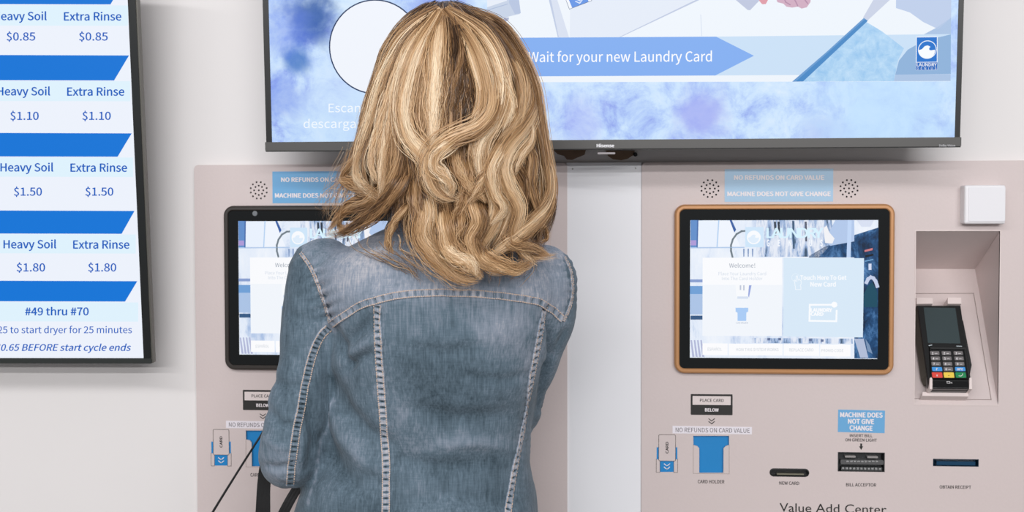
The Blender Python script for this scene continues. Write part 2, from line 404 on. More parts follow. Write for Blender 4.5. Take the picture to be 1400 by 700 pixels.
# ------------------------------------------------------------------ screen contents
def wave(P, cx, cy, r, n, m, parent, name='wave_mark'):
    """the curling wave inside the round emblem (pixels)"""
    pts = []
    for i in range(17):
        t = R(180 + 180 * i / 16); pts.append((cx + r * math.cos(t), cy - r * math.sin(t)))
    pts += [(cx + .93 * r, cy - .05 * r), (cx + .55 * r, cy + .02 * r), (cx + .3 * r, cy - .02 * r), (cx + .28 * r, cy - .25 * r), (cx + .45 * r, cy - .42 * r), (cx + .1 * r, cy - .58 * r), (cx - .25 * r, cy - .5 * r), (cx - .6 * r, cy - .12 * r)]
    flat(P, pts, n, m, parent, name)
def screen_mat(name, base, stops, scale, dist=1.5, stretch=(1, 1, 1), blobs=()):
    """an emissive picture field: a noise ramp with some soft coloured patches that belong to the shown image"""
    m = bpy.data.materials.new(name); m.use_nodes = True; nt = m.node_tree; b = nt.nodes['Principled BSDF']
    b.inputs['Base Color'].default_value = (.004, .004, .004, 1); b.inputs['Roughness'].default_value = .35; b.inputs['Specular IOR Level'].default_value = .15
    g = nt.nodes.new('ShaderNodeNewGeometry'); mp = nt.nodes.new('ShaderNodeMapping'); mp.inputs['Scale'].default_value = stretch
    n = nt.nodes.new('ShaderNodeTexNoise'); n.inputs['Scale'].default_value = scale; n.inputs['Detail'].default_value = 8; n.inputs['Roughness'].default_value = .7; n.inputs['Distortion'].default_value = dist
    cr = nt.nodes.new('ShaderNodeValToRGB')
    while len(cr.color_ramp.elements) < len(stops): cr.color_ramp.elements.new(.5)
    for e, (p, c) in zip(cr.color_ramp.elements, stops): e.position = p; e.color = lin(c)
    L = nt.links.new
    L(g.outputs['Position'], mp.inputs['Vector']); L(mp.outputs['Vector'], n.inputs['Vector']); L(n.outputs['Fac'], cr.inputs['Fac'])
    cur = cr.outputs['Color']
    n2 = nt.nodes.new('ShaderNodeTexNoise'); n2.inputs['Scale'].default_value = 26; n2.inputs['Detail'].default_value = 6
    L(g.outputs['Position'], n2.inputs['Vector'])
    for c, rad, colr, amt in blobs:
        vm = nt.nodes.new('ShaderNodeVectorMath'); vm.operation = 'DISTANCE'; vm.inputs[1].default_value = c
        L(g.outputs['Position'], vm.inputs[0])
        ad = nt.nodes.new('ShaderNodeMath'); ad.operation = 'MULTIPLY_ADD'; L(n2.outputs['Fac'], ad.inputs[0]); ad.inputs[1].default_value = rad * 1.6; L(vm.outputs['Value'], ad.inputs[2])
        mr = nt.nodes.new('ShaderNodeMapRange'); mr.interpolation_type = 'SMOOTHSTEP'
        mr.inputs['From Min'].default_value = rad * 1.05; mr.inputs['From Max'].default_value = rad * 1.95; mr.inputs['To Min'].default_value = amt; mr.inputs['To Max'].default_value = 0
        L(ad.outputs[0], mr.inputs['Value'])
        mx = nt.nodes.new('ShaderNodeMix'); mx.data_type = 'RGBA'; L(mr.outputs[0], mx.inputs['Factor']); L(cur, mx.inputs['A']); mx.inputs['B'].default_value = lin(colr); cur = mx.outputs['Result']
    L(cur, b.inputs['Emission Color']); b.inputs['Emission Strength'].default_value = 1.0
    return m

def screen_picture(P, root, n):
    f = FACE.uv
    a = f(943.2, 489, n); b = f(1200.8, 300.8, n)
    if 'kiosk_pic' not in _mats:
        _mats['kiosk_pic'] = screen_mat('kiosk_picture', None, [(.3, (150, 178, 220)), (.45, (225, 234, 248)), (.7, (244, 247, 252))], 22, .3, (1, 1, .35))
        _mats['kiosk_pic_dark'] = screen_mat('kiosk_picture_dark', None, [(.36, (8, 30, 56)), (.5, (26, 72, 118)), (.62, (80, 128, 180)), (.75, (160, 190, 225))], 42, .4, (1, 1, .6))
        _mats['kiosk_pic_streak'] = screen_mat('kiosk_picture_streaks', None, [(.36, (60, 84, 110)), (.45, (150, 176, 215)), (.55, (226, 232, 244)), (.8, (246, 247, 252))], 90, .3, (1, 1, .16))
    sc = prism('touch_screen', P, rr(a[0], a[1], b[0], b[1], 0), n - .0003, n, _mats['kiosk_pic'], root)
    L = [n + .0002 * i for i in range(1, 9)]
    W = lambda c: glow(c)
    # blurred laundry room photograph
    flat(P, [(944, 301), (954, 301), (953.5, 338), (944, 338)], L[0], W((96, 140, 200)), sc)
    flat(P, [(944, 328.5), (952, 328.5), (952, 335.5), (944, 335.5)], L[1], W((172, 152, 212)), sc)
    flat(P, [(953, 301), (955, 301), (954, 339), (952.3, 339)], L[1], W((70, 108, 170)), sc)
    flat(P, [(944, 338), (1018, 337.5), (1018, 339), (944, 339.6)], L[1], W((176, 200, 232)), sc)
    flat(P, [(982, 301), (983.5, 301), (981, 339), (979.5, 339)], L[1], W((176, 206, 240)), sc)
    flat(P, [(955, 302), (981, 302), (979, 337), (954.5, 337)], L[0], W((232, 240, 252)), sc)
    flat(P, [(984, 302), (998, 302), (1004, 318), (1012, 337), (982, 337)], L[0], W((238, 243, 252)), sc)
    flat(P, [(997.5, 301), (1000.5, 301), (1006.5, 314), (1004, 318)], L[1], W((52, 92, 160)), sc)
    arc = [(1019, 315.5), (1013, 316), (1006, 320), (1001, 327), (998.5, 335), (998.5, 343), (1000.5, 351)]
    strokes('picture_shape', P, stroke(pxpoly(P, arc), .003), L[1], W((112, 124, 134)), sc)
    flat(P, [(1034, 301), (1137, 301), (1141, 330), (1120, 351), (1034, 351)], L[0], _mats['kiosk_pic_streak'], sc)
    for x in (1016, 1022, 1028): flat(P, [(x, 340), (x + 2, 340), (x + 1.6, 351), (x + .3, 351)], L[1], W((120, 146, 190)), sc)
    for x, y0, y1, c in ((1058, 303, 322, (46, 60, 76)), (1063, 303, 322, (40, 52, 66)), (1100, 303, 330, (86, 92, 110)), (1083, 302, 340, (60, 90, 120))):
        flat(P, [(x, y0), (x + 3, y0), (x + 3.6, y1), (x + 1, y1)], L[1], W(c), sc)
    # dark machines on the right
    flat(P, [(1106, 350), (1128, 337), (1160, 328), (1166, 322), (1201, 311), (1200, 490), (1168, 490), (1168, 352), (1106, 352)], L[0], _mats['kiosk_pic_dark'], sc)
    flat(P, [(1142, 301), (1168, 301), (1168, 330), (1135, 336), (1128, 328)], L[1], W((176, 198, 232)), sc)
    flat(P, [(1126, 312), (1130, 308), (1134, 318), (1141, 326), (1138, 333), (1128, 332)], L[2], W((240, 240, 244)), sc)
    flat(P, [(1159, 301), (1164.5, 301), (1163, 352), (1157.5, 352)], L[2], W((190, 212, 244)), sc)
    flat(P, [(1171, 301), (1195, 301), (1190, 310), (1178, 310)], L[2], W((214, 222, 240)), sc)
    flat(P, [(1182, 342), (1193, 339), (1193, 342), (1182, 344.5)], L[2], W((206, 122, 128)), sc)
    flat(P, [(1183, 349), (1194, 347), (1194, 349.5), (1183, 352)], L[2], W((14, 20, 30)), sc)
    flat(P, [(1182, 356.5), (1194, 354), (1194, 355.5), (1182, 358)], L[2], W((110, 160, 205)), sc)
    flat(P, [(1187.5, 360.5), (1191.5, 360.5), (1191.5, 369), (1187.5, 369)], L[2], W((210, 218, 240)), sc)
    dr = [(1182.5, 386), (1185, 381), (1188.5, 378.6), (1192, 380), (1195, 384), (1197.4, 391)]
    strokes('picture_shape', P, stroke(pxpoly(P, dr), .0055), L[3], W((196, 206, 232)), sc)
    flat(P, [(1181, 402), (1187, 390), (1193, 386), (1199.6, 400), (1199.5, 420), (1181, 420)], L[2], W((18, 74, 96)), sc)
    flat(P, [(1168, 463), (1181, 463), (1187, 489), (1176, 489)], L[1], W((176, 188, 214)), sc)
    flat(P, [(1183, 463), (1189, 472), (1193, 484), (1186, 480)], L[1], W((120, 146, 180)), sc)
    # lower left floor
    flat(P, [(943.4, 382), (962, 382), (962, 386), (943.4, 386)], L[1], W((134, 156, 205)), sc)
    flat(P, [(943.4, 391), (961, 391), (961, 402), (943.4, 402)], L[1], W((110, 158, 212)), sc)
    flat(P, [(943.4, 402), (961, 402), (961, 430), (943.4, 430)], L[1], W((170, 194, 228)), sc)
    flat(P, [(944, 431.5), (961, 431.5), (961, 437), (944, 437)], L[2], W((52, 88, 130)), sc)
    for i in range(4): flat(P, [(944 + i * 4.5, 465), (946 + i * 4.5, 465), (949.5 + i * 4.5, 488), (946.5 + i * 4.5, 488)], L[2], W((176, 182, 214)), sc)
    flat(P, [(1028, 462), (1166, 463), (1166, 470), (1028, 469)], L[1], _mats['kiosk_pic_streak'], sc)
    for x, y in ((1049, 462), (1064, 462), (1106, 463), (1122, 464)): flat(P, [(x, y), (x + 4, y), (x + 4, y + 3.4), (x, y + 3.4)], L[2], W((96, 112, 150)), sc)
    # emblem and title
    lg = flat(P, [(1019, 310.4), (1044, 310.4), (1044, 338), (1019, 338)], L[3], W((205, 228, 248)), sc, 'emblem')
    u, v = f(1030.5, 324.6, n); k = f(1040, 324.6, n)[0] - u
    prism('emblem_ring', P, circ(u, v, k, 28), n, L[4], W((246, 248, 252)), sc)
    wave(P, 1030.3, 325, 7.4, L[5], W((222, 236, 250)), sc)
    text(P, 'LAUNDRY', 1047.8, 1125.5, 325, 13, L[4], W((214, 240, 254)), sc, bold=.02, spacing=.9)
    text(P, 'G E N I U S', 1048.2, 1124.8, 336.4, 8.4, L[4], W((244, 248, 254)), sc, bold=.035, spacing=1.6)
    # cards
    flat(P, [(960.6, 352.3), (1069.4, 352.3), (1069, 459.5), (960.4, 459.2)], L[4], W((240, 244, 250)), sc, 'welcome_panel')
    flat(P, [(960.6, 352.3), (1069.4, 352.3), (1069.2, 389.6), (960.5, 389.4)], L[5], W((248, 249, 252)), sc, 'welcome_header')
    text(P, 'Welcome!', 997, 1032.4, 365.8, 5.6, L[6], W((140, 152, 168)), sc)
    text(P, 'Place Your Laundry Card', 982.3, 1047.4, 376.3, 4.4, L[6], W((206, 216, 230)), sc)
    text(P, 'Into The Card Holder', 987, 1042.5, 383, 4.4, L[6], W((206, 216, 230)), sc)
    flat(P, [(1005.5, 390), (1024, 390), (1022.5, 407.5), (1007, 407.5)], L[5], W((246, 248, 251)), sc)
    flat(P, [(1024, 390), (1027.5, 390), (1024, 407), (1022.8, 404)], L[6], W((150, 166, 220)), sc)
    flat(P, [(1008, 405.3), (1023, 405.3), (1023, 408.5), (1008, 408.5)], L[6], W((214, 224, 240)), sc)
    for x, y0, y1 in ((1011.4, 390, 396.5), (1016, 390, 397)): flat(P, [(x, y0), (x + 2, y0), (x + 2, y1), (x, y1)], L[6], W((190, 198, 216)), sc)
    flat(P, [(1005.7, 420.8), (1023, 420.8), (1023, 426), (1020.4, 427.5), (1020.2, 438.8), (1008.4, 438.8), (1008.3, 427.5), (1005.7, 426)], L[6], W((168, 202, 244)), sc, 'holder_icon')
    text(P, 'CARD HOLDER', 1006, 1022.5, 442.6, 2.3, L[6], W((160, 172, 192)), sc)
    flat(P, [(1071.3, 352.5), (1181.3, 353), (1179.7, 461.3), (1070.8, 460)], L[4], W((214, 231, 246)), sc, 'new_card_button')
    text(P, 'Touch Here To Get', 1093.8, 1157.4, 382.6, 6, L[5], W((246, 249, 253)), sc, bold=.03)
    text(P, 'New Card', 1107.8, 1142.8, 391.6, 6, L[5], W((246, 249, 253)), sc, bold=.03)
    hand = [(1085.5, 390), (1085, 386), (1084, 383), (1085.2, 382.2), (1087, 384.5), (1087, 377), (1088.6, 376.6), (1089.4, 382), (1091, 381.6), (1093.6, 383.4), (1093.8, 387.5), (1092.5, 390.5), (1093.4, 391.5), (1093.4, 395.3), (1086, 395.3), (1086, 391.8)]
    strokes('hand_icon', P, stroke(pxpoly(P, hand), .0009, True), L[5], W((244, 248, 253)), sc)
    u, v = f(1087.6, 379.5, n); k = f(1093, 379.5, n)[0] - u
    strokes('touch_ring', P, stroke(circ(u, v, k, 20), .0007, True), L[5], W((230, 240, 250)), sc)
    strokes('card_icon', P, stroke(pxpoly(P, [(1135, 416), (1105.5, 416), (1105, 437.8), (1141.5, 438.4), (1142, 424)]), .0028), L[5], W((248, 250, 253)), sc)
    u, v = f(1140.5, 416.5, n); k = f(1145, 416.5, n)[0] - u
    prism('sun_icon', P, [[(u + (k if i % 2 else k * .8) * math.cos(R(15 * i)), v + (k if i % 2 else k * .8) * math.sin(R(15 * i))) for i in range(24)]], n, L[6], W((250, 251, 253)), sc)
    text(P, 'LAUNDRY', 1108.2, 1137.8, 426.3, 4.8, L[5], W((248, 250, 253)), sc, bold=.05)
    text(P, 'CARD', 1108.2, 1126, 431.6, 4.4, L[5], W((248, 250, 253)), sc, bold=.05)
    for s, x0, x1, t0, t1, y in (('ESPAÑOL', 960.4, 994.8, 967.5, 986.8, 0), ('HOW THIS SYSTEM WORKS', 996.4, 1070, 1006.5, 1064.6, .5), ('REPLACE CARD', 1071.4, 1120, 1079, 1112, 1), ('PROMO CODE', 1121.4, 1162.8, 1122.9, 1153, 1.8)):
        flat(P, [(x0, 469.3 + y), (x1, 469.6 + y), (x1, 485.6 + y), (x0, 485.3 + y)], L[5], W((250, 250, 252)), sc, 'menu_button')
        text(P, s, t0, t1, 479.4 + y, 3.9, L[6], W((196, 204, 214)), sc)

M_bronze = mat('bronze_bezel', (190, 138, 92), .32, .25, noise=.05, nscale=40)
M_darkbez = mat('dark_brown_bezel', (50, 44, 40), .35)
kA = kiosk('right', 0.0, M_bronze, True, 'beige card kiosk with a bronze-framed touch screen, on the right')
kB_ = kiosk('left', -DX, M_darkbez, False, 'beige card kiosk with a dark-framed touch screen, behind the woman')

# white square box on the right kiosk
a = FACE.uv(1318, 306.3, .02); b = FACE.uv(1375, 253, .02)
bx = empty('wall_box', ((a[0] + b[0]) / 2, 0, (a[1] + b[1]) / 2), 'small white square plastic box above the terminal recess', 'switch box')
M_box = mat('white_plastic', (238, 236, 238), .35)
cushion('cover', FACE, a[0], a[1], b[0], b[1], .003, 0, .022, .004, M_box, bx)
cushion('front_panel', FACE, a[0] + .006, a[1] + .004, b[0] - .001, b[1] - .003, .002, .0215, .0228, .0006, mat('white_plastic_face', (232, 231, 234), .4), bx)

# ------------------------------------------------------------------ card terminal on the sloping shelf
SH = SHELF
T = empty('card_terminal', tuple(SH.w(*SH.uv(1290, 530))), 'black keypad card terminal clipped in the recess of the right kiosk', 'card reader')
tn = .030
TOP = Plane(SH.w(0, 0, tn), SH.U, SH.V)
def tp(*pts, n=0.0): return [TOP.uv(x, y, n) for x, y in pts]
o1 = tp((1270.5, 533), (1326, 533.6), (1327.8, 517), (1313.8, 416.3), (1253.8, 416.3), (1268, 517))
def grow(q, d):
    cx = sum(p[0] for p in q) / len(q); cy = sum(p[1] for p in q) / len(q)
    return [(cx + (p[0] - cx) * (1 + d), cy + (p[1] - cy) * (1 + d)) for p in q]
lofted('housing', TOP, [(grow(o1, -.1), -tn + .001), (grow(o1, -.01), -.014), (grow(o1, .0), -.004), (grow(o1, -.03), 0)], mat('terminal_black', (20, 21, 21), .3), T)
# side grip on the left and right
lofted('side_grip', TOP, [(tp((1312, 436), (1319, 436), (1331.5, 497), (1329, 512), (1322, 512)), -.022), (tp((1312, 436), (1318, 436), (1330, 497), (1327, 512), (1322, 512)), -.006)], mat('terminal_side', (30, 30, 30), .4), T)
lofted('side_grip', TOP, [(tp((1251, 420), (1256, 420), (1272, 519), (1268, 521), (1264, 512)), -.024), (tp((1254, 420), (1258, 420), (1272, 519), (1270, 521), (1267, 512)), -.005)], mat('terminal_side_olive', (74, 70, 60), .5), T)
scr = prism('display', TOP, tp((1268.5, 469), (1313, 469.8), (1306, 421.3), (1262.6, 420.6)), 0, .0006, mat('lcd_grey', (58, 70, 72), .12), T)
kp = lofted('keypad_frame', TOP, [(tp((1271.5, 519), (1326.5, 519.5), (1320.5, 474.8), (1269.5, 474)), 0), (tp((1273, 518), (1325, 518.4), (1319.4, 476), (1270.8, 475.3)), .0025), (tp((1275, 517), (1323, 517.4), (1317.4, 478.4), (1272.8, 477.8)), .0022), (tp((1275.5, 516.6), (1322.4, 517), (1317, 479), (1273.2, 478.4)), .0008)], mat('terminal_black2', (15, 16, 16), .35), T)
key_grey = mat('key_grey', (112, 108, 108), .45); kprint = mat('key_print', (225, 222, 222), .5)
rows = [(483, 5, 1277.8, 1293.6, 1309.9), (490.2, 5, 1278.8, 1294.5, 1311), (497.6, 5, 1279.6, 1295.4, 1311.8), (504.8, 5.4, 1281, 1296.3, 1312.6), (513, 7.4, 1281.2, 1297.2, 1313.4)]
lab = [('1', '2', '3'), ('4', '5', '6'), ('7', '8', '9'), ('F', '0', 'INFO'), ('x', '-', 'o')]
cols = {(3, 0): (64, 150, 222), (3, 2): (64, 150, 222), (4, 0): (222, 70, 58), (4, 1): (238, 204, 76), (4, 2): (24, 134, 78)}
for r, (y, h, *xs) in enumerate(rows):
    for c, x in enumerate(xs):
        wd = 6.6 if r == 4 or (r == 3 and c != 1) else 6
        m = mat('key_%d_%d' % (r, c), cols[(r, c)], .4) if (r, c) in cols else key_grey
        a = TOP.uv(x - wd, y + h / 2, .002); b = TOP.uv(x + wd, y - h / 2, .002)
        k = cushion('key', TOP, a[0], a[1], b[0], b[1], .0014, .0006, .0034, .0007, m, T)
        s = lab[r][c]; hw = {'INFO': 4, 'F': 1.1}.get(s, 1.2)
        mm = kprint if (r, c) != (4, 1) else M_blk_print
        off = 2.6 if r < 3 or s == '0' else 0
        if s == 'o':
            strokes('key_mark', TOP, stroke([TOP.uv(x + p, y + q, .0036) for p, q in ((-2.5, .8), (.5, 1), (2.4, -.2), (2.6, -2))], .0009), .0036, mm, k)
        else:
            text(TOP, s, x - hw - off, x + hw - off, y + 1.5, 3.0, .0037, mm, k, bold=.03)
        if off:
            strokes('key_mark', TOP, stroke([TOP.uv(x + .4, y + .4, .0037), TOP.uv(x + 3.6, y + .4, .0037)], .0008), .0037, kprint, k)
q = cushion('card_mouth', TOP, *TOP.uv(1273, 531.5, .003), *TOP.uv(1324, 521.6, .003), .002, -.01, .004, .002, mat('mouth_gloss', (12, 12, 13), .12), T)
strokes('contact_mark', TOP, stroke([TOP.uv(x, y, .0043) for x, y in ((1294.5, 521.5), (1298.5, 521.5), (1299, 524), (1295, 524))], .0007, True) + stroke([TOP.uv(x, y, .0043) for x, y in ((1300, 523.2), (1301.6, 524.2), (1301.2, 522.2))], .0006), .0043, kprint, q)
strokes('status_light', TOP, stroke([TOP.uv(1270, 472.6, .0012), TOP.uv(1274, 471.6, .0012)], .0012), .0012, mat('mark_white', (190, 200, 205), .4), T)
strokes('status_light', TOP, stroke([TOP.uv(1308, 473.2, .0012), TOP.uv(1314.6, 473.4, .0012)], .0012), .0012, mat('mark_white', (190, 200, 205), .4), T)
# beige cradle clips
M_clip = mat('clip_beige', (228, 214, 210), .4)
for q in (((1252.5, 417), (1274.5, 416.6), (1274.3, 409), (1252, 408)), ((1295, 416.8), (1313.6, 416.8), (1313, 408.4), (1295, 408.2))):
    prism('cradle_clip', TOP, tp(*q), -.028, .004, M_clip, T)
for x in (1271.8, 1325.8):
    prism('cradle_hook', TOP, tp((x - 2, 533.6), (x + 1.8, 533.8), (x + 1.8, 519.8), (x + .3, 517.6), (x - 1.6, 518.6)), -.02, .0055, M_clip, T)
prism('cradle_tray', TOP, tp((1263.5, 537.5), (1327, 538.3), (1326.5, 533.4), (1264, 532)), -.0295, -.012, M_clip, T)

# ------------------------------------------------------------------ big screen
tilt = R(3.6)
def tv_plane(pb, Y, x_axis=(1, 0, 0), tl=tilt):
    return Plane(at(pb[0], pb[1], Y), x_axis, (0, -math.sin(tl), math.cos(tl)))
TV = tv_plane((363.3, 207.6), -.115)
M_tvb = mat('tv_black', (13, 14, 14), .35); M_tvchin = mat('tv_chin', (88, 87, 85), .35, .3); M_tvdk = mat('tv_under', (12, 13, 14), .3)
tv = empty('wall_television', tuple(TV.O), 'wide wall screen showing blue artwork and an arrow banner', 'television')
W1 = TV.uv(1313.2, 206.6)[0]; c0 = TV.uv(364, 195.2)[1]; c1 = TV.uv(800, 203)[1]
Htv = .632
prism('back_housing', TV, rr(.02, .01, W1 - .02, Htv - .01, .004, 3), -.07, -.012, M_tvdk, tv)
fr_o = rr(.0015, c1 * .3, W1 - .0015, Htv, .0015, 2); ix0 = TV.uv(372, 190)[0]; ix1 = TV.uv(1305, 190)[0]
prism('frame', TV, [fr_o, rr(ix0, c0 + .001, ix1, Htv - .008, .0005, 2)[::-1]], -.012, .001, M_tvb, tv)
prism('chin', TV, rr(0, c1 - .0005, W1, c0 + .001, .001, 2), -.012, .0025, M_tvchin, tv)
prism('chin_underside', TV, rr(0, 0, W1, c1 - .0005, .001, 2), -.012, .0012, M_tvdk, tv)
blob = lambda x, y, r, c, a: (tuple(TV.w(*TV.uv(x, y))), r, c, a)
M_water = screen_mat('watercolour_picture', None, [(.32, (140, 160, 234)), (.43, (176, 202, 248)), (.54, (202, 226, 252)), (.72, (222, 238, 253))], 17, .35, (1, 1, 1), [
    blob(425, 25, .05, (24, 84, 160), .9), blob(408, 82, .03, (40, 110, 190), .85), blob(395, 40, .05, (96, 128, 232), .5), blob(600, 12, .07, (110, 130, 224), .55), blob(480, 130, .09, (206, 226, 252), .6), blob(960, 158, .05, (150, 156, 238), .7), blob(790, 165, .05, (172, 182, 245), .5),
    blob(1130, 190, .05, (160, 176, 240), .6), blob(1210, 160, .13, (192, 224, 253), .8), blob(480, 200, .12, (190, 220, 250), .5), blob(380, 130, .05, (100, 130, 230), .5)])
sc = prism('screen', TV, rr(ix0, c0 + .001, ix1, Htv - .008, 0), -.002, 0, M_water, tv)
W = glow; L = [.0003 * i for i in range(1, 9)]
# round code badge: white disc with dark rim (code left out)
u, v = TV.uv(513, 64.3); k = TV.uv(576.6, 64.3)[0] - u
prism('badge_rim', TV, circ(u, v, k, 56), 0, L[0], W((24, 50, 92)), sc)
prism('badge', TV, circ(u, v, k * .972, 56), 0, L[1], W((238, 242, 250)), sc)
text(TV, 'Escanea', 449.3, 511.5, 153.4, 11.6, L[1], W((242, 248, 254)), sc)
text(TV, 'descargar', 415, 494.5, 175, 11.6, L[1], W((242, 248, 254)), sc)
# photo panel
xa = 666
edge = TV.w(0, Htv - .008)[2]
def up(x):   # pixel row of the top of the screen, above the frame
    return -320
flat(TV, [(xa, -330), (1301, -330), (1299.3, 111.2), (xa, 112.5)], L[0], W((236, 242, 249)), sc, 'photo_panel')
flat(TV, [(xa, -60), (697, -60), (697, 3), (711, 19), (700, 21.5), (666, 30)], L[1], W((196, 208, 228)), sc)
flat(TV, [(xa, -60), (694, -60), (693, 1), (xa, 10)], L[2], W((228, 234, 245)), sc)
flat(TV, [(696, -50), (703, -50), (712, 18), (704, 19.5), (696, 4)], L[2], W((180, 194, 222)), sc)
flat(TV, [(666, 13.5), (694, 5), (694, 6), (666, 14.6)], L[2], W((168, 184, 214)), sc)
flat(TV, [(684, 30), (688, 31), (695, 28), (696, 24), (690, 24)], L[2], W((170, 178, 206)), sc)
flat(TV, [(741, 0 - 60), (765, -60), (762, 0), (778, 51), (763, 51)], L[1], W((214, 222, 238)), sc)
flat(TV, [(736, -60), (741, -60), (764, 51), (762.6, 51)], L[2], W((190, 202, 226)), sc)
flat(TV, [(780, -60), (946, -60), (948, 2), (846, 51), (779, 51)], L[1], W((226, 233, 245)), sc)
flat(TV, [(957, -3), (959, -1.4), (848, 51), (846, 51)], L[2], W((190, 200, 224)), sc)
flat(TV, [(957.5, 20), (958.6, 20), (960, 49), (959, 49)], L[2], W((214, 224, 240)), sc)
ci = flat(TV, [(769, -12), (805, -20), (809, 1), (778.5, 12.7)], L[2], W((240, 244, 250)), sc, 'card_picture')
flat(TV, [(774.5, -8), (801, -16), (804.5, 2.4), (782.3, 10.7)], L[3], W((96, 146, 226)), sc)
q = []
for d in (0, -3.5): q += stroke([TV.uv(x, y + d, 0) for x, y in ((787, 2), (792.6, 4.6), (796.3, -.5))], .0016)
strokes('picture_shape', TV, q, L[4], W((214, 228, 250)), sc)
strokes('picture_shape', TV, stroke([TV.uv(x, y, 0) for x, y in ((770, -10), (778.5, 12.7), (809, 1), (808, -4))], .0006), L[4], W((70, 84, 120)), sc)
flat(TV, [(999, -6), (1040, -12), (1038, 1), (1025.5, 14), (1022, 13.5)], L[2], W((188, 196, 220)), sc)
flat(TV, [(1037, -10), (1051, -10), (1050, 0), (1047, 5.5), (1042, 5.8), (1038, 1)], L[3], W((220, 152, 164)), sc, 'finger_picture')
flat(TV, [(1056, -14), (1110, -14), (1108.5, -2), (1108, 3), (1103, 10), (1096, 11.7), (1091, 9), (1083, 10.4), (1075, 9), (1071, 5), (1063, 3)], L[3], W((206, 170, 190)), sc, 'finger_picture')
for p in (((1071, -4), (1074, 3), (1080, 6.6)), ((1084, -4), (1088, 3), (1090.5, 8.4)), ((1096, -6), (1101, 1), (1104, 5))):
    strokes('picture_shape', TV, stroke([TV.uv(x, y, 0) for x, y in p], .0016), L[4], W((176, 136, 164)), sc)
# counter edge, cloth and dark shape on the right of the photo
flat(TV, [(1217, -40), (1260, -40), (1184, 30), (1180, 24)], L[1], W((200, 208, 228)), sc)
M_cloth = screen_mat('cloth_picture', None, [(.35, (150, 196, 236)), (.6, (182, 216, 244)), (.8, (204, 228, 250))], 60, .4, (1, 1, 1))
flat(TV, [(1225, -60), (1301, -60), (1300.4, 24), (1283, 40), (1262, 30), (1244, 17), (1225, 11)], L[1], W((188, 204, 232)), sc)
flat(TV, [(1262, 47.5), (1280, 38), (1300.4, 24), (1299.5, 110.8), (1222, 111), (1228, 85), (1240, 68)], L[1], W((170, 194, 226)), sc)
bt = 47.5
# arrow banner and pale band
flat(TV, [(xa, 51.8), (979, 50.1), (1300.3, 46.6), (1299.8, 101.3), (978, 103.2), (xa, 104.6)], L[2], W((200, 222, 244)), sc, 'pale_band')
flat(TV, [(1183, 29), (1206, 43), (1236, 66), (1228, 82), (1222, 111), (1098, 111.5), (1099, 108)], L[3], M_cloth, sc)
flat(TV, [(1241, 68), (1262, 56), (1300, 47), (1299.8, 101), (1224, 102), (1229, 83)], L[3], W((140, 176, 216)), sc)
flat(TV, [(1181, 24.5), (1186.5, 28.5), (1098, 111.4), (1083, 111.6), (1130, 71)], L[4], W((66, 134, 196)), sc)
flat(TV, [(1181, 24.5), (1183, 26), (1088, 111.4), (1083, 111.6), (1130, 71)], L[5], W((100, 152, 206)), sc)
bn = flat(TV, [(xa, 51.8), (979, 50.1), (1030.8, 76.2), (978, 103.2), (xa, 104.6)], L[4], W((128, 172, 238)), sc, 'arrow_banner')
text(TV, 'Wait for your new Laundry Card', 722.3, 973.2, 84.8, 13.6, L[6], W((250, 251, 254)), sc, bold=.004, yb2=84)
strokes('hourglass_icon', TV, stroke([TV.uv(x, y, 0) for x, y in ((697, 66), (709, 65.6), (708.5, 71), (703, 77), (708, 82), (709.5, 87))], .0013), L[6], W((232, 240, 252)), sc)
# emblem
flat(TV, [(1252.4, 50.2), (1282, 49.8), (1281.6, 95.7), (1252, 95.9)], L[5], W((236, 243, 252)), sc, 'emblem')
flat(TV, [(1253.4, 51.2), (1281, 50.8), (1280.8, 84.4), (1253.2, 84.8)], L[6], W((22, 112, 202)), sc, 'emblem_field')
flat(TV, [(1252.4, 85.6), (1281.6, 85.2), (1281.4, 95.4), (1252.2, 95.7)], L[6], W((34, 104, 188)), sc, 'emblem_field')
u, v = TV.uv(1267.2, 68); k = TV.uv(1280, 68)[0] - u
strokes('emblem_ring', TV, stroke(circ(u, v, k * .95, 36), .0011, True), L[7], W((240, 246, 252)), sc)
wave(TV, 1267.2, 68.6, 11.2, L[7], W((246, 249, 253)), sc)
text(TV, 'LAUNDRY', 1253.4, 1280.6, 90.6, 4.4, L[7], W((246, 249, 253)), sc, bold=.012)
text(TV, 'GENIUS', 1253.6, 1280.2, 95.1, 3.2, L[7], W((240, 245, 252)), sc, spacing=1.4)
text(TV, 'Hisense', 815.5, 840, 201.2, 4.3, .0031, mat('brand_white', (236, 236, 238), .4), tv, bold=.05, name='maker_lettering')
text(TV, 'Dolby Vision', 1284, 1306, 200.3, 2.8, .0031, mat('brand_grey', (190, 190, 192), .4), tv, bold=.02, name='corner_lettering')
prism('sensor_window', TV, rr(*TV.uv(817, 211), *TV.uv(841, 208.2), .0008, 2), -.01, -.001, mat('sensor_grey', (170, 164, 166), .3), tv)
# wall mount behind
box('wall_mount', (TV.w(W1 * .35, 0, 0)[0], -.03, TV.O.z + .12), (TV.w(W1 * .65, 0, 0)[0], WALL_Y, TV.O.z + .42), M_tvdk, tv)
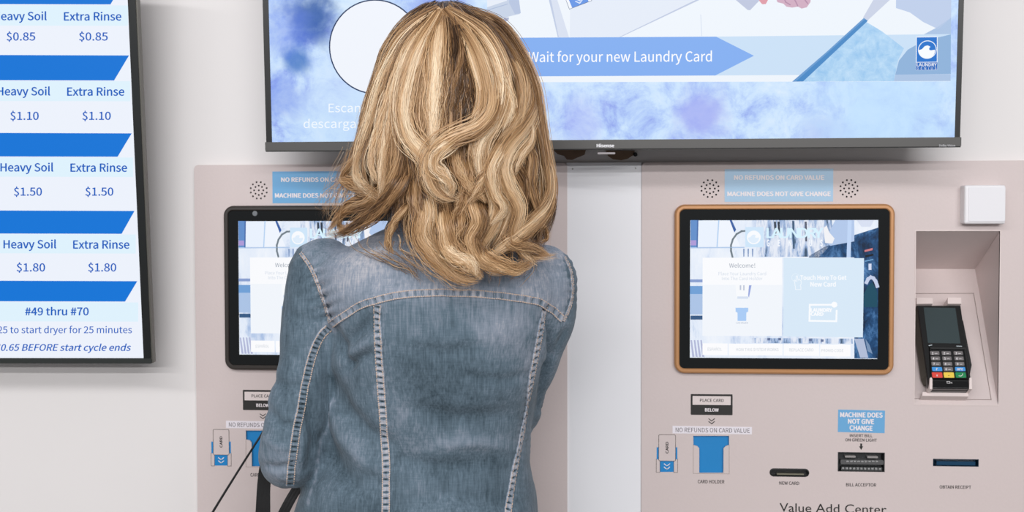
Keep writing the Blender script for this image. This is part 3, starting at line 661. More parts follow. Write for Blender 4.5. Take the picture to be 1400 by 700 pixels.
# brown torn cardboard edges and a knob behind the bottom of the screen
M_cardb = mat('brown_cardboard', (128, 104, 84), .8, noise=.12, nscale=90, bump=.4)
HG = Plane((0, WALL_Y - .004, 0), (1, 0, 0), (0, 0, 1))
for pts, lb in (([(757, 205), (801, 205), (799, 211.5), (789, 215.5), (782, 218.5), (775, 218), (771, 213), (762, 210.5)], 'torn brown cardboard flap under the screen, nearest the woman'),
                ([(828, 206), (868, 206), (866, 212), (858, 217), (849, 219), (838, 217.5), (832, 214)], 'torn brown cardboard flap under the screen, left of the black knob')):
    o = prism('cardboard_flap', HG, [HG.uv(x, y) for x, y in (pts + [(pts[1][0], 190), (pts[0][0], 190)][:0])][::-1], -.0035, 0, M_cardb, None)
    tag(o, lb, 'cardboard', 'cardboard flaps behind the screen')
u, v = HG.uv(868.5, 211.4)
o = lofted('cable_knob', HG, [(circ(u, v, .003, 14), -.0035), (circ(u, v, .0034, 14), .004), (circ(u, v, .002, 14), .006)], mat('knob_black', (14, 15, 16), .4), None)
tag(o, 'small black round knob on the wall under the wide screen', 'knob')

# ------------------------------------------------------------------ price screen on the left
LV0 = at(209.3, 496.4, -.075)
rl = R(.35)
LV = Plane(LV0, (math.cos(rl), 0, math.sin(rl)), Vector((-math.sin(rl), -math.sin(R(3.9)), math.cos(rl))))
lt = empty('price_screen', tuple(LV.O), 'wall screen listing laundry prices in blue and white, cut off at left', 'television')
hL = .64; wL = min(LV.uv(-701, y)[0] for y in (-40, 500)) - .014
iu = LV.uv(196.6, 489)[0]; iv = LV.uv(190, 489.6)[1]
prism('back_housing', LV, rr(wL + .02, .01, -.02, hL - .01, .004, 3), -.045, -.012, M_tvdk, lt)
prism('frame', LV, [rr(wL, 0, -.0028, hL, .001, 2), rr(wL + .012, iv, iu, hL - .008, .0005, 2)[::-1]], -.010, .001, mat('frame_black', (20, 24, 24), .3), lt)
prism('side_trim', LV, rr(-.0085 + .0045, 0, 0, hL, .0005, 1), -.012, -.001, mat('side_trim_grey', (104, 102, 96), .35, .4), lt)
prism('chin', LV, rr(wL, -.0005, -.0025, iv - .0005, .0005, 1), -.011, .0016, mat('chin_black', (44, 48, 46), .35), lt)
sc = prism('screen', LV, rr(wL + .012, iv, iu, hL - .008, 0), -.003, 0, W((236, 241, 251)), lt)
BL = W((10, 116, 214)); PALE = W((222, 241, 252)); TX = W((14, 92, 190)); XO = -700
for yt, yb, rt, rb in ((-30, 6, 173, 151), (75.8, 110, 176.4, 156), (182.3, 214.3, 180, 160.8), (288.4, 319.7, 183.9, 166.3), (384.4, 412.3, 187.7, 171)):
    flat(LV, [(XO, yt - 3), (rt, yt), (rb, yb), (XO, yb - 2)], L[1], BL, sc, 'price_bar')
for yt, yb, r_ in ((7.4, 35.3, 175), (111, 138.5, 178), (215.4, 242, 182), (320.6, 346.7, 185.6), (413.6, 439.7, 189)):
    flat(LV, [(XO, yt - 2), (r_, yt), (r_, yb), (XO, yb - 2)], L[0], PALE, sc, 'heading_strip')
for yb, h0, h1, e0, e1, pb, p0, p1, p2, p3, pr_ in ((27.5, -9, 64, 87.3, 166, 55.3, 8.9, 48.3, 108, 147.4, '$0.85'), (130.3, -4, 68.7, 91.7, 170, 163.8, 14, 53, 112.5, 151.5, '$1.10'), (234.3, .5, 73, 96.2, 173.8, 267.4, 18.9, 57.4, 116.6, 155, '$1.50'), (339.4, 4.7, 77, 99.9, 177, 371, 22.7, 61.7, 120.4, 159, '$1.80')):
    text(LV, 'Heavy Soil', h0, h1, yb, 11, L[2], TX, sc, bold=.016); text(LV, 'Extra Rinse', e0, e1, yb + .4, 11, L[2], TX, sc, bold=.016)
    text(LV, pr_, p0, p1, pb, 10.8, L[2], TX, sc, bold=.012); text(LV, pr_, p2, p3, pb, 10.8, L[2], TX, sc, bold=.012)
text(LV, '#49 thru #70', 34.3, 121.3, 431, 10.4, L[2], TX, sc, bold=.016)
text(LV, '25 to start dryer for 25 minutes', -3, 180.4, 455.4, 9, L[2], TX, sc, bold=.006)
text(LV, '$0.65 BEFORE start cycle ends', -6.5, 179.2, 479.6, 9, L[2], TX, sc, bold=.014, shear=.22)
# ------------------------------------------------------------------ the woman
rng = np.random.default_rng(7)
CAMv = np.array(CAM); Rm = np.array(ROT)
def proj(P):
    q = (np.asarray(P) - CAMv) @ Rm
    return 700 + F_PX * q[..., 0] / q[..., 1], 350 - F_PX * q[..., 2] / q[..., 1]
def atv(px, py, Y):
    px, py, Y = np.broadcast_arrays(np.asarray(px, float), np.asarray(py, float), np.asarray(Y, float))
    d = np.stack([px - 700, np.full(px.shape, F_PX), 350 - py], -1) @ Rm.T
    return CAMv + d * ((Y - CAMv[1]) / d[..., 1])[..., None]
class Soup:
    """closed shapes that the voxel remesh fuses into one skin"""
    def __init__(s): s.v = []; s.f = []
    def add(s, vs, fs):
        k = len(s.v); s.v += [tuple(map(float, v)) for v in vs]; s.f += [tuple(i + k for i in f) for f in fs]
    def ell(s, c, r, rot=None, n=20):
        vs = []; fs = []
        M = Matrix.Rotation(rot, 3, 'X') if rot else Matrix.Identity(3)
        for i in range(1, n // 2):
            t = math.pi * i / (n // 2)
            for j in range(n):
                a = 2 * math.pi * j / n; vs.append(Vector(c) + M @ Vector((r[0] * math.sin(t) * math.cos(a), r[1] * math.sin(t) * math.sin(a), r[2] * math.cos(t))))
        m = n // 2 - 1; vs += [Vector(c) + M @ Vector((0, 0, r[2])), Vector(c) - M @ Vector((0, 0, r[2]))]
        for i in range(m - 1):
            for j in range(n): a = i * n + j; b = i * n + (j + 1) % n; fs.append((a, a + n, b + n, b))
        for j in range(n): fs.append((m * n, j, (j + 1) % n)); fs.append((m * n + 1, (m - 1) * n + (j + 1) % n, (m - 1) * n + j))
        s.add(vs, fs)
    def tube(s, pts, n=16, sub=4):
        """pts: (Vector, radius); capped with half spheres, radius and path interpolated smoothly"""
        P = [Vector(p[0]) for p in pts]; r = [p[1] for p in pts]; path = []
        for i in range(len(P) - 1):
            p0 = P[max(i - 1, 0)]; p3 = P[min(i + 2, len(P) - 1)]
            for k in range(sub):
                t = k / sub
                q = .5 * ((2 * P[i]) + (P[i + 1] - p0) * t + (2 * p0 - 5 * P[i] + 4 * P[i + 1] - p3) * t * t + (3 * P[i] - p0 - 3 * P[i + 1] + p3) * t ** 3)
                path.append((q, r[i] + (r[i + 1] - r[i]) * (t * t * (3 - 2 * t))))
        path.append((P[-1], r[-1]))
        d0 = (path[0][0] - path[1][0]).normalized(); d1 = (path[-1][0] - path[-2][0]).normalized()
        A = [(path[0][0] + d0 * path[0][1] * math.sin(R(a)), path[0][1] * math.cos(R(a))) for a in (85, 60, 30)]
        B = [(path[-1][0] + d1 * path[-1][1] * math.sin(R(a)), path[-1][1] * math.cos(R(a))) for a in (30, 60, 85)]
        path = A + path + B; vs = []; fs = []; up = Vector((.13, .9, .2)).normalized(); nrm = None
        for i, (q, rad) in enumerate(path):
            a = path[max(i - 1, 0)][0]; b = path[min(i + 1, len(path) - 1)][0]; t = (b - a).normalized()
            if nrm is None: nrm = t.cross(up).normalized()
            nrm = (nrm - t * nrm.dot(t)).normalized(); bn = t.cross(nrm)
            for j in range(n):
                g = 2 * math.pi * j / n; vs.append(q + nrm * rad * math.cos(g) + bn * rad * math.sin(g))
        for i in range(len(path) - 1):
            for j in range(n): a = i * n + j; b = i * n + (j + 1) % n; fs.append((a, b, b + n, a + n))
        fs.append(tuple(range(n))[::-1]); fs.append(tuple(range((len(path) - 1) * n, len(path) * n)))
        s.add(vs, fs)
    def loft(s, rings):
        n = len(rings[0]); vs = [p for r_ in rings for p in r_]; fs = []
        for i in range(len(rings) - 1):
            for j in range(n): a = i * n + j; b = i * n + (j + 1) % n; fs.append((a, a + n, b + n, b))
        fs.append(tuple(range(n))); fs.append(tuple(range((len(rings) - 1) * n, len(rings) * n))[::-1])
        s.add(vs, fs)
    def skin(s, voxel, smooth=4):
        me = bpy.data.meshes.new('tmp'); me.from_pydata(s.v, [], s.f); me.update()
        bm = bmesh.new(); bm.from_mesh(me); bmesh.ops.recalc_face_normals(bm, faces=bm.faces); bm.to_mesh(me); bm.free()
        o = bpy.data.objects.new('tmp', me); COL.objects.link(o)
        md = o.modifiers.new('r', 'REMESH'); md.mode = 'VOXEL'; md.voxel_size = voxel
        sm = o.modifiers.new('s', 'SMOOTH'); sm.iterations = smooth; sm.factor = .5
        dg = bpy.context.evaluated_depsgraph_get(); out = bpy.data.meshes.new_from_object(o.evaluated_get(dg))
        bpy.data.objects.remove(o); bpy.data.meshes.remove(me); return out
def co(me):
    a = np.empty(len(me.vertices) * 3, np.float32); me.vertices.foreach_get('co', a); return a.reshape(-1, 3).astype(float)
def nor(me):
    a = np.empty(len(me.vertices) * 3, np.float32); me.vertices.foreach_get('normal', a); return a.reshape(-1, 3).astype(float)
def setco(me, a): me.vertices.foreach_set('co', a.astype(np.float32).ravel()); me.update()

# --- joints (metres), front is +Y
HX = at(612, 120, -.37).x; HZ = at(612, 14, -.38).z - .006          # head centre line and top of the skull
def A3(px, py, Y): return at(px, py, Y)
armL = [(A3(442, 374, -.325), .052), (A3(427, 428, -.335), .0455), (A3(417, 500, -.345), .0405), (A3(406, 565, -.352), .0425), (A3(400, 616, -.348), .0455), (A3(398, 622, -.285), .042), (A3(396, 616, -.20), .037), (A3(394, 612, -.14), .034)]
armR = [(A3(742, 382, -.325), .047), (A3(744, 428, -.31), .0445), (A3(728, 475, -.29), .042), (A3(711, 522, -.265), .041), (A3(694, 566, -.24), .042), (A3(655, 575, -.19), .038), (A3(610, 578, -.14), .034), (A3(590, 580, -.115), .032)]
hips = at(575, 800, -.29)
person = empty('person', (hips.x, -.29, 0), 'woman in a faded denim jacket with wavy blonde hair, seen from behind', 'person')
# --- body
B = Soup()
hc = Vector((HX, -.36, HZ - .105))
B.ell(hc + Vector((0, -.002, 0)), (.074, .094, .105)); B.ell(hc + Vector((0, .035, -.06)), (.056, .058, .062)); B.ell(hc + Vector((0, .066, -.098)), (.026, .024, .022))
B.tube([(hc + Vector((0, .088, -.012)), .007), (hc + Vector((0, .103, -.038)), .010), (hc + Vector((0, .108, -.048)), .012)]); B.ell(hc + Vector((0, .092, -.073)), (.023, .010, .008)); B.ell(hc + Vector((0, .082, .012)), (.05, .018, .010))
for s in (-1, 1):
    B.ell(hc + Vector((s * .076, -.006, -.025)), (.008, .018, .030)); B.ell(hc + Vector((s * .036, .074, -.040)), (.022, .016, .020)); B.ell(hc + Vector((s * .009, .100, -.05)), (.008, .009, .007))
nk = at(604, 330, -.34)
B.tube([(hc + Vector((0, -.01, -.08)), .052), (Vector((nk.x, -.345, nk.z + .03)), .052), (Vector((nk.x, -.33, nk.z - .04)), .06)])
tc = [(at(604, 345, -.32), .07), (at(606, 420, -.30), .095), (at(600, 520, -.29), .10), (at(585, 640, -.29), .092), (Vector((hips.x, -.29, .98)), .10), (Vector((hips.x, -.29, .88)), .10)]
B.tube(tc, n=20); B.tube([(at(480, 385, -.32), .034), (at(705, 388, -.32), .034)])
for s in (-1, 1): B.tube([(Vector((hips.x + s * .05, -.29, .96)), .09), (Vector((hips.x + s * .07, -.285, .86)), .088)])
def arm_body(a): B.tube([(p, r * .64) for p, r in a])
arm_body(armL); arm_body(armR)
def hand(wrist, direc, side, curl=.55):
    """palm, four fingers of unequal length bent at the knuckles and a thumb"""
    d = Vector(direc).normalized(); dn = Vector((0, 0, -1)); dn = (dn - d * dn.dot(d)).normalized(); sd = d.cross(dn) * side
    w = Vector(wrist)
    for i in range(5): B.tube([(w + sd * (-.026 + .013 * i) * .6, .013), (w + d * .075 + sd * (-.029 + .0145 * i), .011)], n=10, sub=2)
    for i, (ln, off) in enumerate(((.068, -.031), (.076, -.0105), (.072, .0105), (.056, .031))):
        b = w + d * .072 + sd * off; k = curl * (1 + .12 * i)
        p1 = b + (d * math.cos(k * .5) + dn * math.sin(k * .5)) * ln * .45
        p2 = p1 + (d * math.cos(k * 1.3) + dn * math.sin(k * 1.3)) * ln * .33
        p3 = p2 + (d * math.cos(k * 1.9) + dn * math.sin(k * 1.9)) * ln * .24
        B.tube([(b, .0088), (p1, .0082), (p2, .0076), (p3, .0066)], n=10, sub=2)
    t0 = w + d * .018 - sd * .026; t1 = t0 + (d * .6 - sd * .7 + dn * .4) * .034; t2 = t1 + (d * .9 - sd * .15 + dn * .5).normalized() * .03; t3 = t2 + (d + dn * .5).normalized() * .022
    B.tube([(t0, .013), (t1, .0105), (t2, .0092), (t3, .0078)], n=10, sub=2)
hL = armL[-1][0]; hR = armR[-1][0]
B.tube([(hL, .026), (hL + Vector((0, .03, 0)), .024)]); hand(hL + Vector((0, .025, 0)), (0, 1, -.35), 1, .9)
B.tube([(hR, .026), (hR + (armR[-1][0] - armR[-2][0]).normalized() * .03, .023)]); hand(hR + (armR[-1][0] - armR[-2][0]).normalized() * .025, (-.7, .45, -.2), -1, .9)
legs = []
for s in (-1, 1):
    x = hips.x + s * .085
    lg = [(Vector((x, -.285, .84)), .082), (Vector((x, -.28, .68)), .074), (Vector((x, -.275, .47)), .053), (Vector((x, -.285, .32)), .052), (Vector((x, -.29, .11)), .036)]
    legs.append(lg); B.tube(lg, n=18)
    B.tube([(Vector((x, -.30, .07)), .034), (Vector((x + s * .006, -.23, .045)), .032), (Vector((x + s * .012, -.16, .032)), .030), (Vector((x + s * .014, -.12, .028)), .024)])
skin_me = B.skin(.0055, 3)
M_skin = mat('skin', (226, 178, 152), .5, noise=.04, nscale=40)
link('body', skin_me, M_skin, person, True)
M_eye = mat('eye_white', (236, 232, 226), .25); M_iris = mat('iris_brown', (70, 90, 100), .2)
for s in (-1, 1):
    e = Soup(); e.ell(hc + Vector((s * .033, .083, -.018)), (.012, .012, .0115)); me = bpy.data.meshes.new('eye'); me.from_pydata(e.v, [], e.f); link('eye', me, M_eye, person, True)
    e = Soup(); e.ell(hc + Vector((s * .033, .0925, -.018)), (.0055, .0035, .0055)); me = bpy.data.meshes.new('iris'); me.from_pydata(e.v, [], e.f); link('iris', me, M_iris, person, True)
e = Soup(); e.ell(hc + Vector((0, .099, -.0715)), (.020, .006, .0035)); e.ell(hc + Vector((0, .098, -.0775)), (.017, .006, .004)); me = e.skin(.002, 2); link('lips', me, mat('lips', (176, 92, 88), .4), person, True)
# --- trousers and shoes (below the frame)
Tr = Soup(); Tr.tube([(Vector((hips.x, -.29, .99)), .112), (Vector((hips.x, -.29, .86)), .112)], n=24)
for lg in legs:
    s = 1 if lg[0][0].x > hips.x else -1
    Tr.tube([(Vector((hips.x + s * .055, -.29, .94)), .10)] + [(p, r * 1.1 + .006) for p, r in lg], n=20)
link('trousers', Tr.skin(.008, 4), mat('black_trousers', (28, 28, 32), .7, noise=.2, nscale=30), person, True)
for lg in legs:
    x = lg[0][0].x; s = 1 if x > hips.x else -1; sh = Soup()
    sh.tube([(Vector((x, -.305, .065)), .043), (Vector((x + s * .006, -.23, .050)), .043), (Vector((x + s * .012, -.16, .038)), .038), (Vector((x + s * .014, -.115, .034)), .032)])
    me = sh.skin(.006, 3); c = co(me); c[:, 2] = np.maximum(c[:, 2], .004); setco(me, c)
    link('shoe', me, mat('white_shoe', (226, 224, 220), .5), person, True)

# --- denim jacket
J = Soup()
rows = [(298, 556, 664, -.385, -.25), (312, 532, 682, -.398, -.235), (327, 492, 715, -.412, -.225), (342, 452, 748, -.422, -.215), (360, 432, 764, -.432, -.205), (400, 434, 768, -.442, -.18), (450, 449, 762, -.440, -.16),
        (500, 446, 750, -.43, -.155), (560, 444, 731, -.412, -.165), (600, 438, 721, -.402, -.172), (640, 424, 717, -.398, -.178), (665, 411, 720, -.40, -.17), (700, 398, 730, -.405, -.165), (780, 372, 752, -.42, -.155), (850, 366, 758, -.42, -.155)]
rings = []
for y, xl_, xr_, yb, yf in rows:
    a = at(xl_, y, -.33); b = at(xr_, y, -.33); cx = (a.x + b.x) / 2; hw = (b.x - a.x) / 2; cy = (yb + yf) / 2; hd = (yf - yb) / 2; z = (a.z + b.z) / 2; ring = []
    for j in range(56):
        t = 2 * math.pi * j / 56; c_, s_ = math.cos(t), math.sin(t); e_ = 2 / 2.35
        ring.append(Vector((cx + hw * math.copysign(abs(c_) ** e_, c_), cy + hd * math.copysign(abs(s_) ** e_, s_), z)))
    rings.append(ring)
J.loft(rings)
J.tube(armL, n=24); J.tube(armR, n=24)
jm = J.skin(.0042, 10)
V = co(jm); N = nor(jm); PX, PY = proj(V)
back = N[:, 1] < .25
def seg_dist(px, py, pts):
    """distance to a polyline in photo pixels, and the length along it"""
    best = np.full(px.shape, 1e9); sb = np.zeros(px.shape); side = np.zeros(px.shape); acc = 0
    for (x0, y0), (x1, y1) in zip(pts[:-1], pts[1:]):
        dx, dy = x1 - x0, y1 - y0; L2 = dx * dx + dy * dy; t = np.clip(((px - x0) * dx + (py - y0) * dy) / L2, 0, 1)
        d = np.hypot(px - x0 - t * dx, py - y0 - t * dy); m = d < best; best[m] = d[m]; sb[m] = (acc + t * math.sqrt(L2))[m]; side[m] = ((px - x0) * dy - (py - y0) * dx)[m]; acc += math.sqrt(L2)
    return best, sb, np.sign(side)
YOKE = [(453, 443), (463, 437), (474, 430), (491.5, 418), (512, 411), (536, 405.5), (560, 402), (600, 400.4), (625, 400.4), (660, 402.5), (700, 406.5), (722, 409.5), (736, 412.5), (754, 423), (769, 437)]
VL = [(516.5, 416), (517, 450), (518.5, 483), (522, 537), (525.7, 591), (528, 646), (527, 700), (524, 760)]
VR = [(743.5, 420), (735.5, 466), (727, 510), (720, 553), (711, 602), (702, 646), (694, 698), (688, 760)]
AL = [(411.6, 346), (427, 369), (440, 401), (447, 422), (452, 440)]
AR = [(769, 439), (778, 420), (782, 396), (779, 369), (770, 350)]
SL = [(451, 447), (440, 457), (431, 474), (423, 500), (415.5, 537), (405, 591), (399, 635), (396.5, 664)]
SR = [(762, 505), (753, 530), (742, 558)]
SIDE = [(455, 548), (450, 580), (444, 600), (438, 626), (431, 656), (423, 690)]
def pnoise(x, y, seed, n=26):
    g = np.random.default_rng(seed); out = np.zeros(x.shape)
    for i in range(n):
        a = g.uniform(0, 2 * math.pi); f = g.uniform(.4, 1.6); ph = g.uniform(0, 6.28); out += np.sin((x * math.cos(a) + y * math.sin(a)) * f + ph) / f
    return out / math.sqrt(n)
disp = np.zeros(len(V))
# gathered cloth: soft creases where the garment bends
folds = [([(459, 452), (468, 480), (478, 500)], 7, -.006), ([(470, 506), (488, 492), (506, 484)], 6, -.0045), ([(474, 470), (500, 448), (512, 432)], 8, -.005), ([(478, 486), (500, 470), (520, 462)], 7, .003),
         ([(456, 520), (470, 556), (500, 590), (530, 606)], 12, -.006), ([(452, 560), (468, 600), (500, 634), (540, 650)], 12, .005), ([(446, 600), (462, 640), (490, 670)], 11, -.0045),
         ([(746, 425), (752, 455), (753, 485), (747, 515), (738, 558)], 4, -.007), ([(744, 500), (732, 540), (722, 580)], 6, -.004), ([(570, 478), (610, 484), (650, 476)], 9, -.0025), ([(640, 515), (690, 520), (720, 512)], 7, -.0022), ([(560, 560), (620, 572), (690, 566)], 12, -.003),
         ([(600, 612), (650, 606), (700, 612)], 9, .0028), ([(545, 628), (600, 640), (660, 634)], 10, -.003), ([(540, 690), (610, 676), (690, 690)], 14, -.003), ([(600, 430), (604, 520), (600, 600)], 26, -.0012),
         ([(366, 560), (384, 580), (410, 584)], 7, -.0035), ([(362, 600), (384, 612), (404, 612)], 6, .0025), ([(372, 520), (396, 530), (412, 526)], 8, -.003), ([(362, 636), (380, 640), (400, 636)], 5, -.003), ([(420, 560), (432, 600), (424, 640)], 8, -.004),
         ([(396, 430), (416, 440), (430, 436)], 9, -.003), ([(772, 452), (764, 470), (758, 486)], 5, -.003), ([(500, 330), (470, 344), (446, 362)], 12, -.003), ([(690, 350), (730, 358), (760, 366)], 12, -.0025)]
for pts, wd, am in folds:
    d, s_, _ = seg_dist(PX, PY, pts); L_ = sum(math.hypot(b[0] - a[0], b[1] - a[1]) for a, b in zip(pts[:-1], pts[1:]))
    disp += 1.6 * am * np.exp(-(d / wd) ** 2) * np.where(back, 1, 0) * (.6 + .4 * np.sin(np.clip(s_ / L_, 0, 1) * math.pi))
for pts, am, per, wd in ((AL, .0042, 14, 12), (AR, .0018, 11, 6), (SL, .0012, 8, 9), (VL, .0011, 8.6, 10), (VR, .0011, 9.3, 10), (YOKE, .0007, 11, 9)):
    d, s_, sd = seg_dist(PX, PY, pts); disp += am * np.sin(2 * math.pi * s_ / per + .8 * np.sin(s_ / 17)) * np.exp(-d / wd) * back - .0012 * np.exp(-(d / 5) ** 2) * back
disp += .0014 * pnoise(V[:, 0] * 42, V[:, 2] * 30 + V[:, 1] * 30, 3) + .0005 * pnoise(V[:, 0] * 150, V[:, 2] * 110 + V[:, 1] * 90, 5)
disp += .0018 * pnoise(V[:, 0] * 20 + V[:, 1] * 20, V[:, 2] * 75, 8) * np.clip((PY - 470) / 120, 0, 1)
V2 = V + N * disp[:, None]; setco(jm, V2)
# denim tone: real fading, with shade painted into folds, underarm and lower back
yl = np.interp(PX, [p[0] for p in YOKE], [p[1] for p in YOKE])
in_body = (PX > np.interp(PY, [346, 369, 401, 440, 520, 600, 700], [411, 427, 440, 452, 459, 443, 380])) & (PX < np.interp(PY, [350, 396, 437, 560], [771, 783, 768, 735]))
yoke = in_body & (PY < yl) & (PX > 405)
fade_shade = np.where(yoke, .70, np.where(in_body, .54, .48))
fade_shade = fade_shade - .16 * np.clip((PY - 430) / 270, 0, 1) * in_body  # lower back darkened: overhead light's falloff painted into the tone
fade_shade += .10 * np.exp(-(((PX - 655) / 60) ** 2 + ((PY - 455) / 50) ** 2)) + .12 * np.exp(-(((PX - 640) / 90) ** 2 + ((PY - 605) / 16) ** 2)) - .03 * np.exp(-(((PX - 600) / 34) ** 2 + ((PY - 545) / 50) ** 2))
fade_shade += .10 * np.exp(-(((PX - 480) / 30) ** 2 + ((PY - 620) / 50) ** 2)) + .12 * np.exp(-(((PX - 382) / 26) ** 2 + ((PY - 640) / 26) ** 2)) - .10 * (PX > 414) * (~in_body) * (PX < 470) * np.clip((PY - 480) / 40, 0, 1)  # last term paints underarm shade on the inner sleeve
fade_shade += 9 * np.clip(disp, -.012, .010) + .05 * pnoise(V[:, 0] * 70, V[:, 2] * 45, 11)  # creases darker, ridges lighter: fold shading painted into the denim colour
for pts, a in ((YOKE, .12), (VL, .10), (VR, .10), (AL, .12), (SL, .12), (AR, .1)):
    d, s_, _ = seg_dist(PX, PY, pts); fade_shade += a * np.exp(-(d / 10) ** 2) * (.5 + .5 * np.sin(2 * math.pi * s_ / 9.3 + np.sin(s_ / 13)))
d, s_, _ = seg_dist(PX, PY, SIDE); fade_shade += .30 * np.exp(-(d / 2.4) ** 2) * back * (.7 + .3 * np.sin(s_ / 2.2))
at_ = jm.attributes.new('fade_shade', 'FLOAT', 'POINT'); at_.data.foreach_set('value', np.clip(fade_shade, 0, 1.2).astype(np.float32))
def denim(name='denim'):
    m = bpy.data.materials.new(name); m.use_nodes = True; nt = m.node_tree; b = nt.nodes['Principled BSDF']; L = nt.links.new
    b.inputs['Roughness'].default_value = .85; b.inputs['Specular IOR Level'].default_value = .2; b.inputs['Sheen Weight'].default_value = .12
    A = nt.nodes.new('ShaderNodeAttribute'); A.attribute_name = 'fade_shade'; tc = nt.nodes.new('ShaderNodeTexCoord')
    def nz(sc, det, stretch, rough=.6):
        mp = nt.nodes.new('ShaderNodeMapping'); mp.inputs['Scale'].default_value = stretch; n = nt.nodes.new('ShaderNodeTexNoise'); n.inputs['Scale'].default_value = sc; n.inputs['Detail'].default_value = det; n.inputs['Roughness'].default_value = rough
        L(tc.outputs['Object'], mp.inputs['Vector']); L(mp.outputs['Vector'], n.inputs['Vector']); return n.outputs['Fac']
    cur = A.outputs['Fac']
    for src, amt in ((nz(420, 3, (1, 1, .07)), .46), (nz(160, 3, (1, 1, .25)), .22), (nz(520, 2, (.12, .3, 1)), .16), (nz(38, 5, (1, 1, .7)), .34)):
        ma = nt.nodes.new('ShaderNodeMath'); ma.operation = 'MULTIPLY_ADD'; L(src, ma.inputs[0]); ma.inputs[1].default_value = amt; L(cur, ma.inputs[2])
        mb = nt.nodes.new('ShaderNodeMath'); mb.operation = 'SUBTRACT'; L(ma.outputs[0], mb.inputs[0]); mb.inputs[1].default_value = amt / 2; cur = mb.outputs[0]
    cr = nt.nodes.new('ShaderNodeValToRGB'); st = [(0, (32, 42, 48)), (.25, (60, 76, 86)), (.5, (98, 116, 129)), (.75, (144, 153, 167)), (1, (204, 200, 202))]
    while len(cr.color_ramp.elements) < len(st): cr.color_ramp.elements.new(.5)
    for e, (p, c) in zip(cr.color_ramp.elements, st): e.position = p; e.color = lin(c)
    L(cur, cr.inputs['Fac']); L(cr.outputs['Color'], b.inputs['Base Color'])
    bp = nt.nodes.new('ShaderNodeBump'); bp.inputs['Strength'].default_value = .5; bp.inputs['Distance'].default_value = .0006; L(nz(900, 2, (1, 1, .5)), bp.inputs['Height']); L(bp.outputs['Normal'], b.inputs['Normal'])
    return m
M_denim = denim()
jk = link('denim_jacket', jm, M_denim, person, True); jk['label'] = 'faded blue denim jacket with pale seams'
# BVH in world space for laying the seams
bm = bmesh.new(); bm.from_mesh(jm)
off = Vector(person.location)
bm.transform(Matrix.Translation(off)); bvh = BVHTree.FromBMesh(bm); bm.free()
def hit(px, py):
    d = ray(px, py); loc, n, i, ds = bvh.ray_cast(CAM, d)
    return loc, n
def resample(pts, step):
    out = []; carry = 0
    P = [Vector(p) for p in pts]; Q = []
    for i in range(len(P) - 1):
        p0 = P[max(i - 1, 0)]; p3 = P[min(i + 2, len(P) - 1)]
        for k in range(12):
            t = k / 12; Q.append(.5 * ((2 * P[i]) + (P[i + 1] - p0) * t + (2 * p0 - 5 * P[i] + 4 * P[i + 1] - p3) * t * t + (3 * P[i] - p0 - 3 * P[i + 1] + p3) * t ** 3))
    Q.append(P[-1]); acc = 0; out = [Q[0]]
    for a, b in zip(Q[:-1], Q[1:]):
        L_ = (b - a).length; 
        while acc + L_ >= step:
            t = (step - acc) / L_; a = a.lerp(b, t); out.append(a); L_ = (b - a).length; acc = 0
        acc += L_
    return out
M_stitch = mat('tan_thread', (206, 182, 164), .7); M_stitchd = mat('brown_thread', (120, 100, 84), .7)
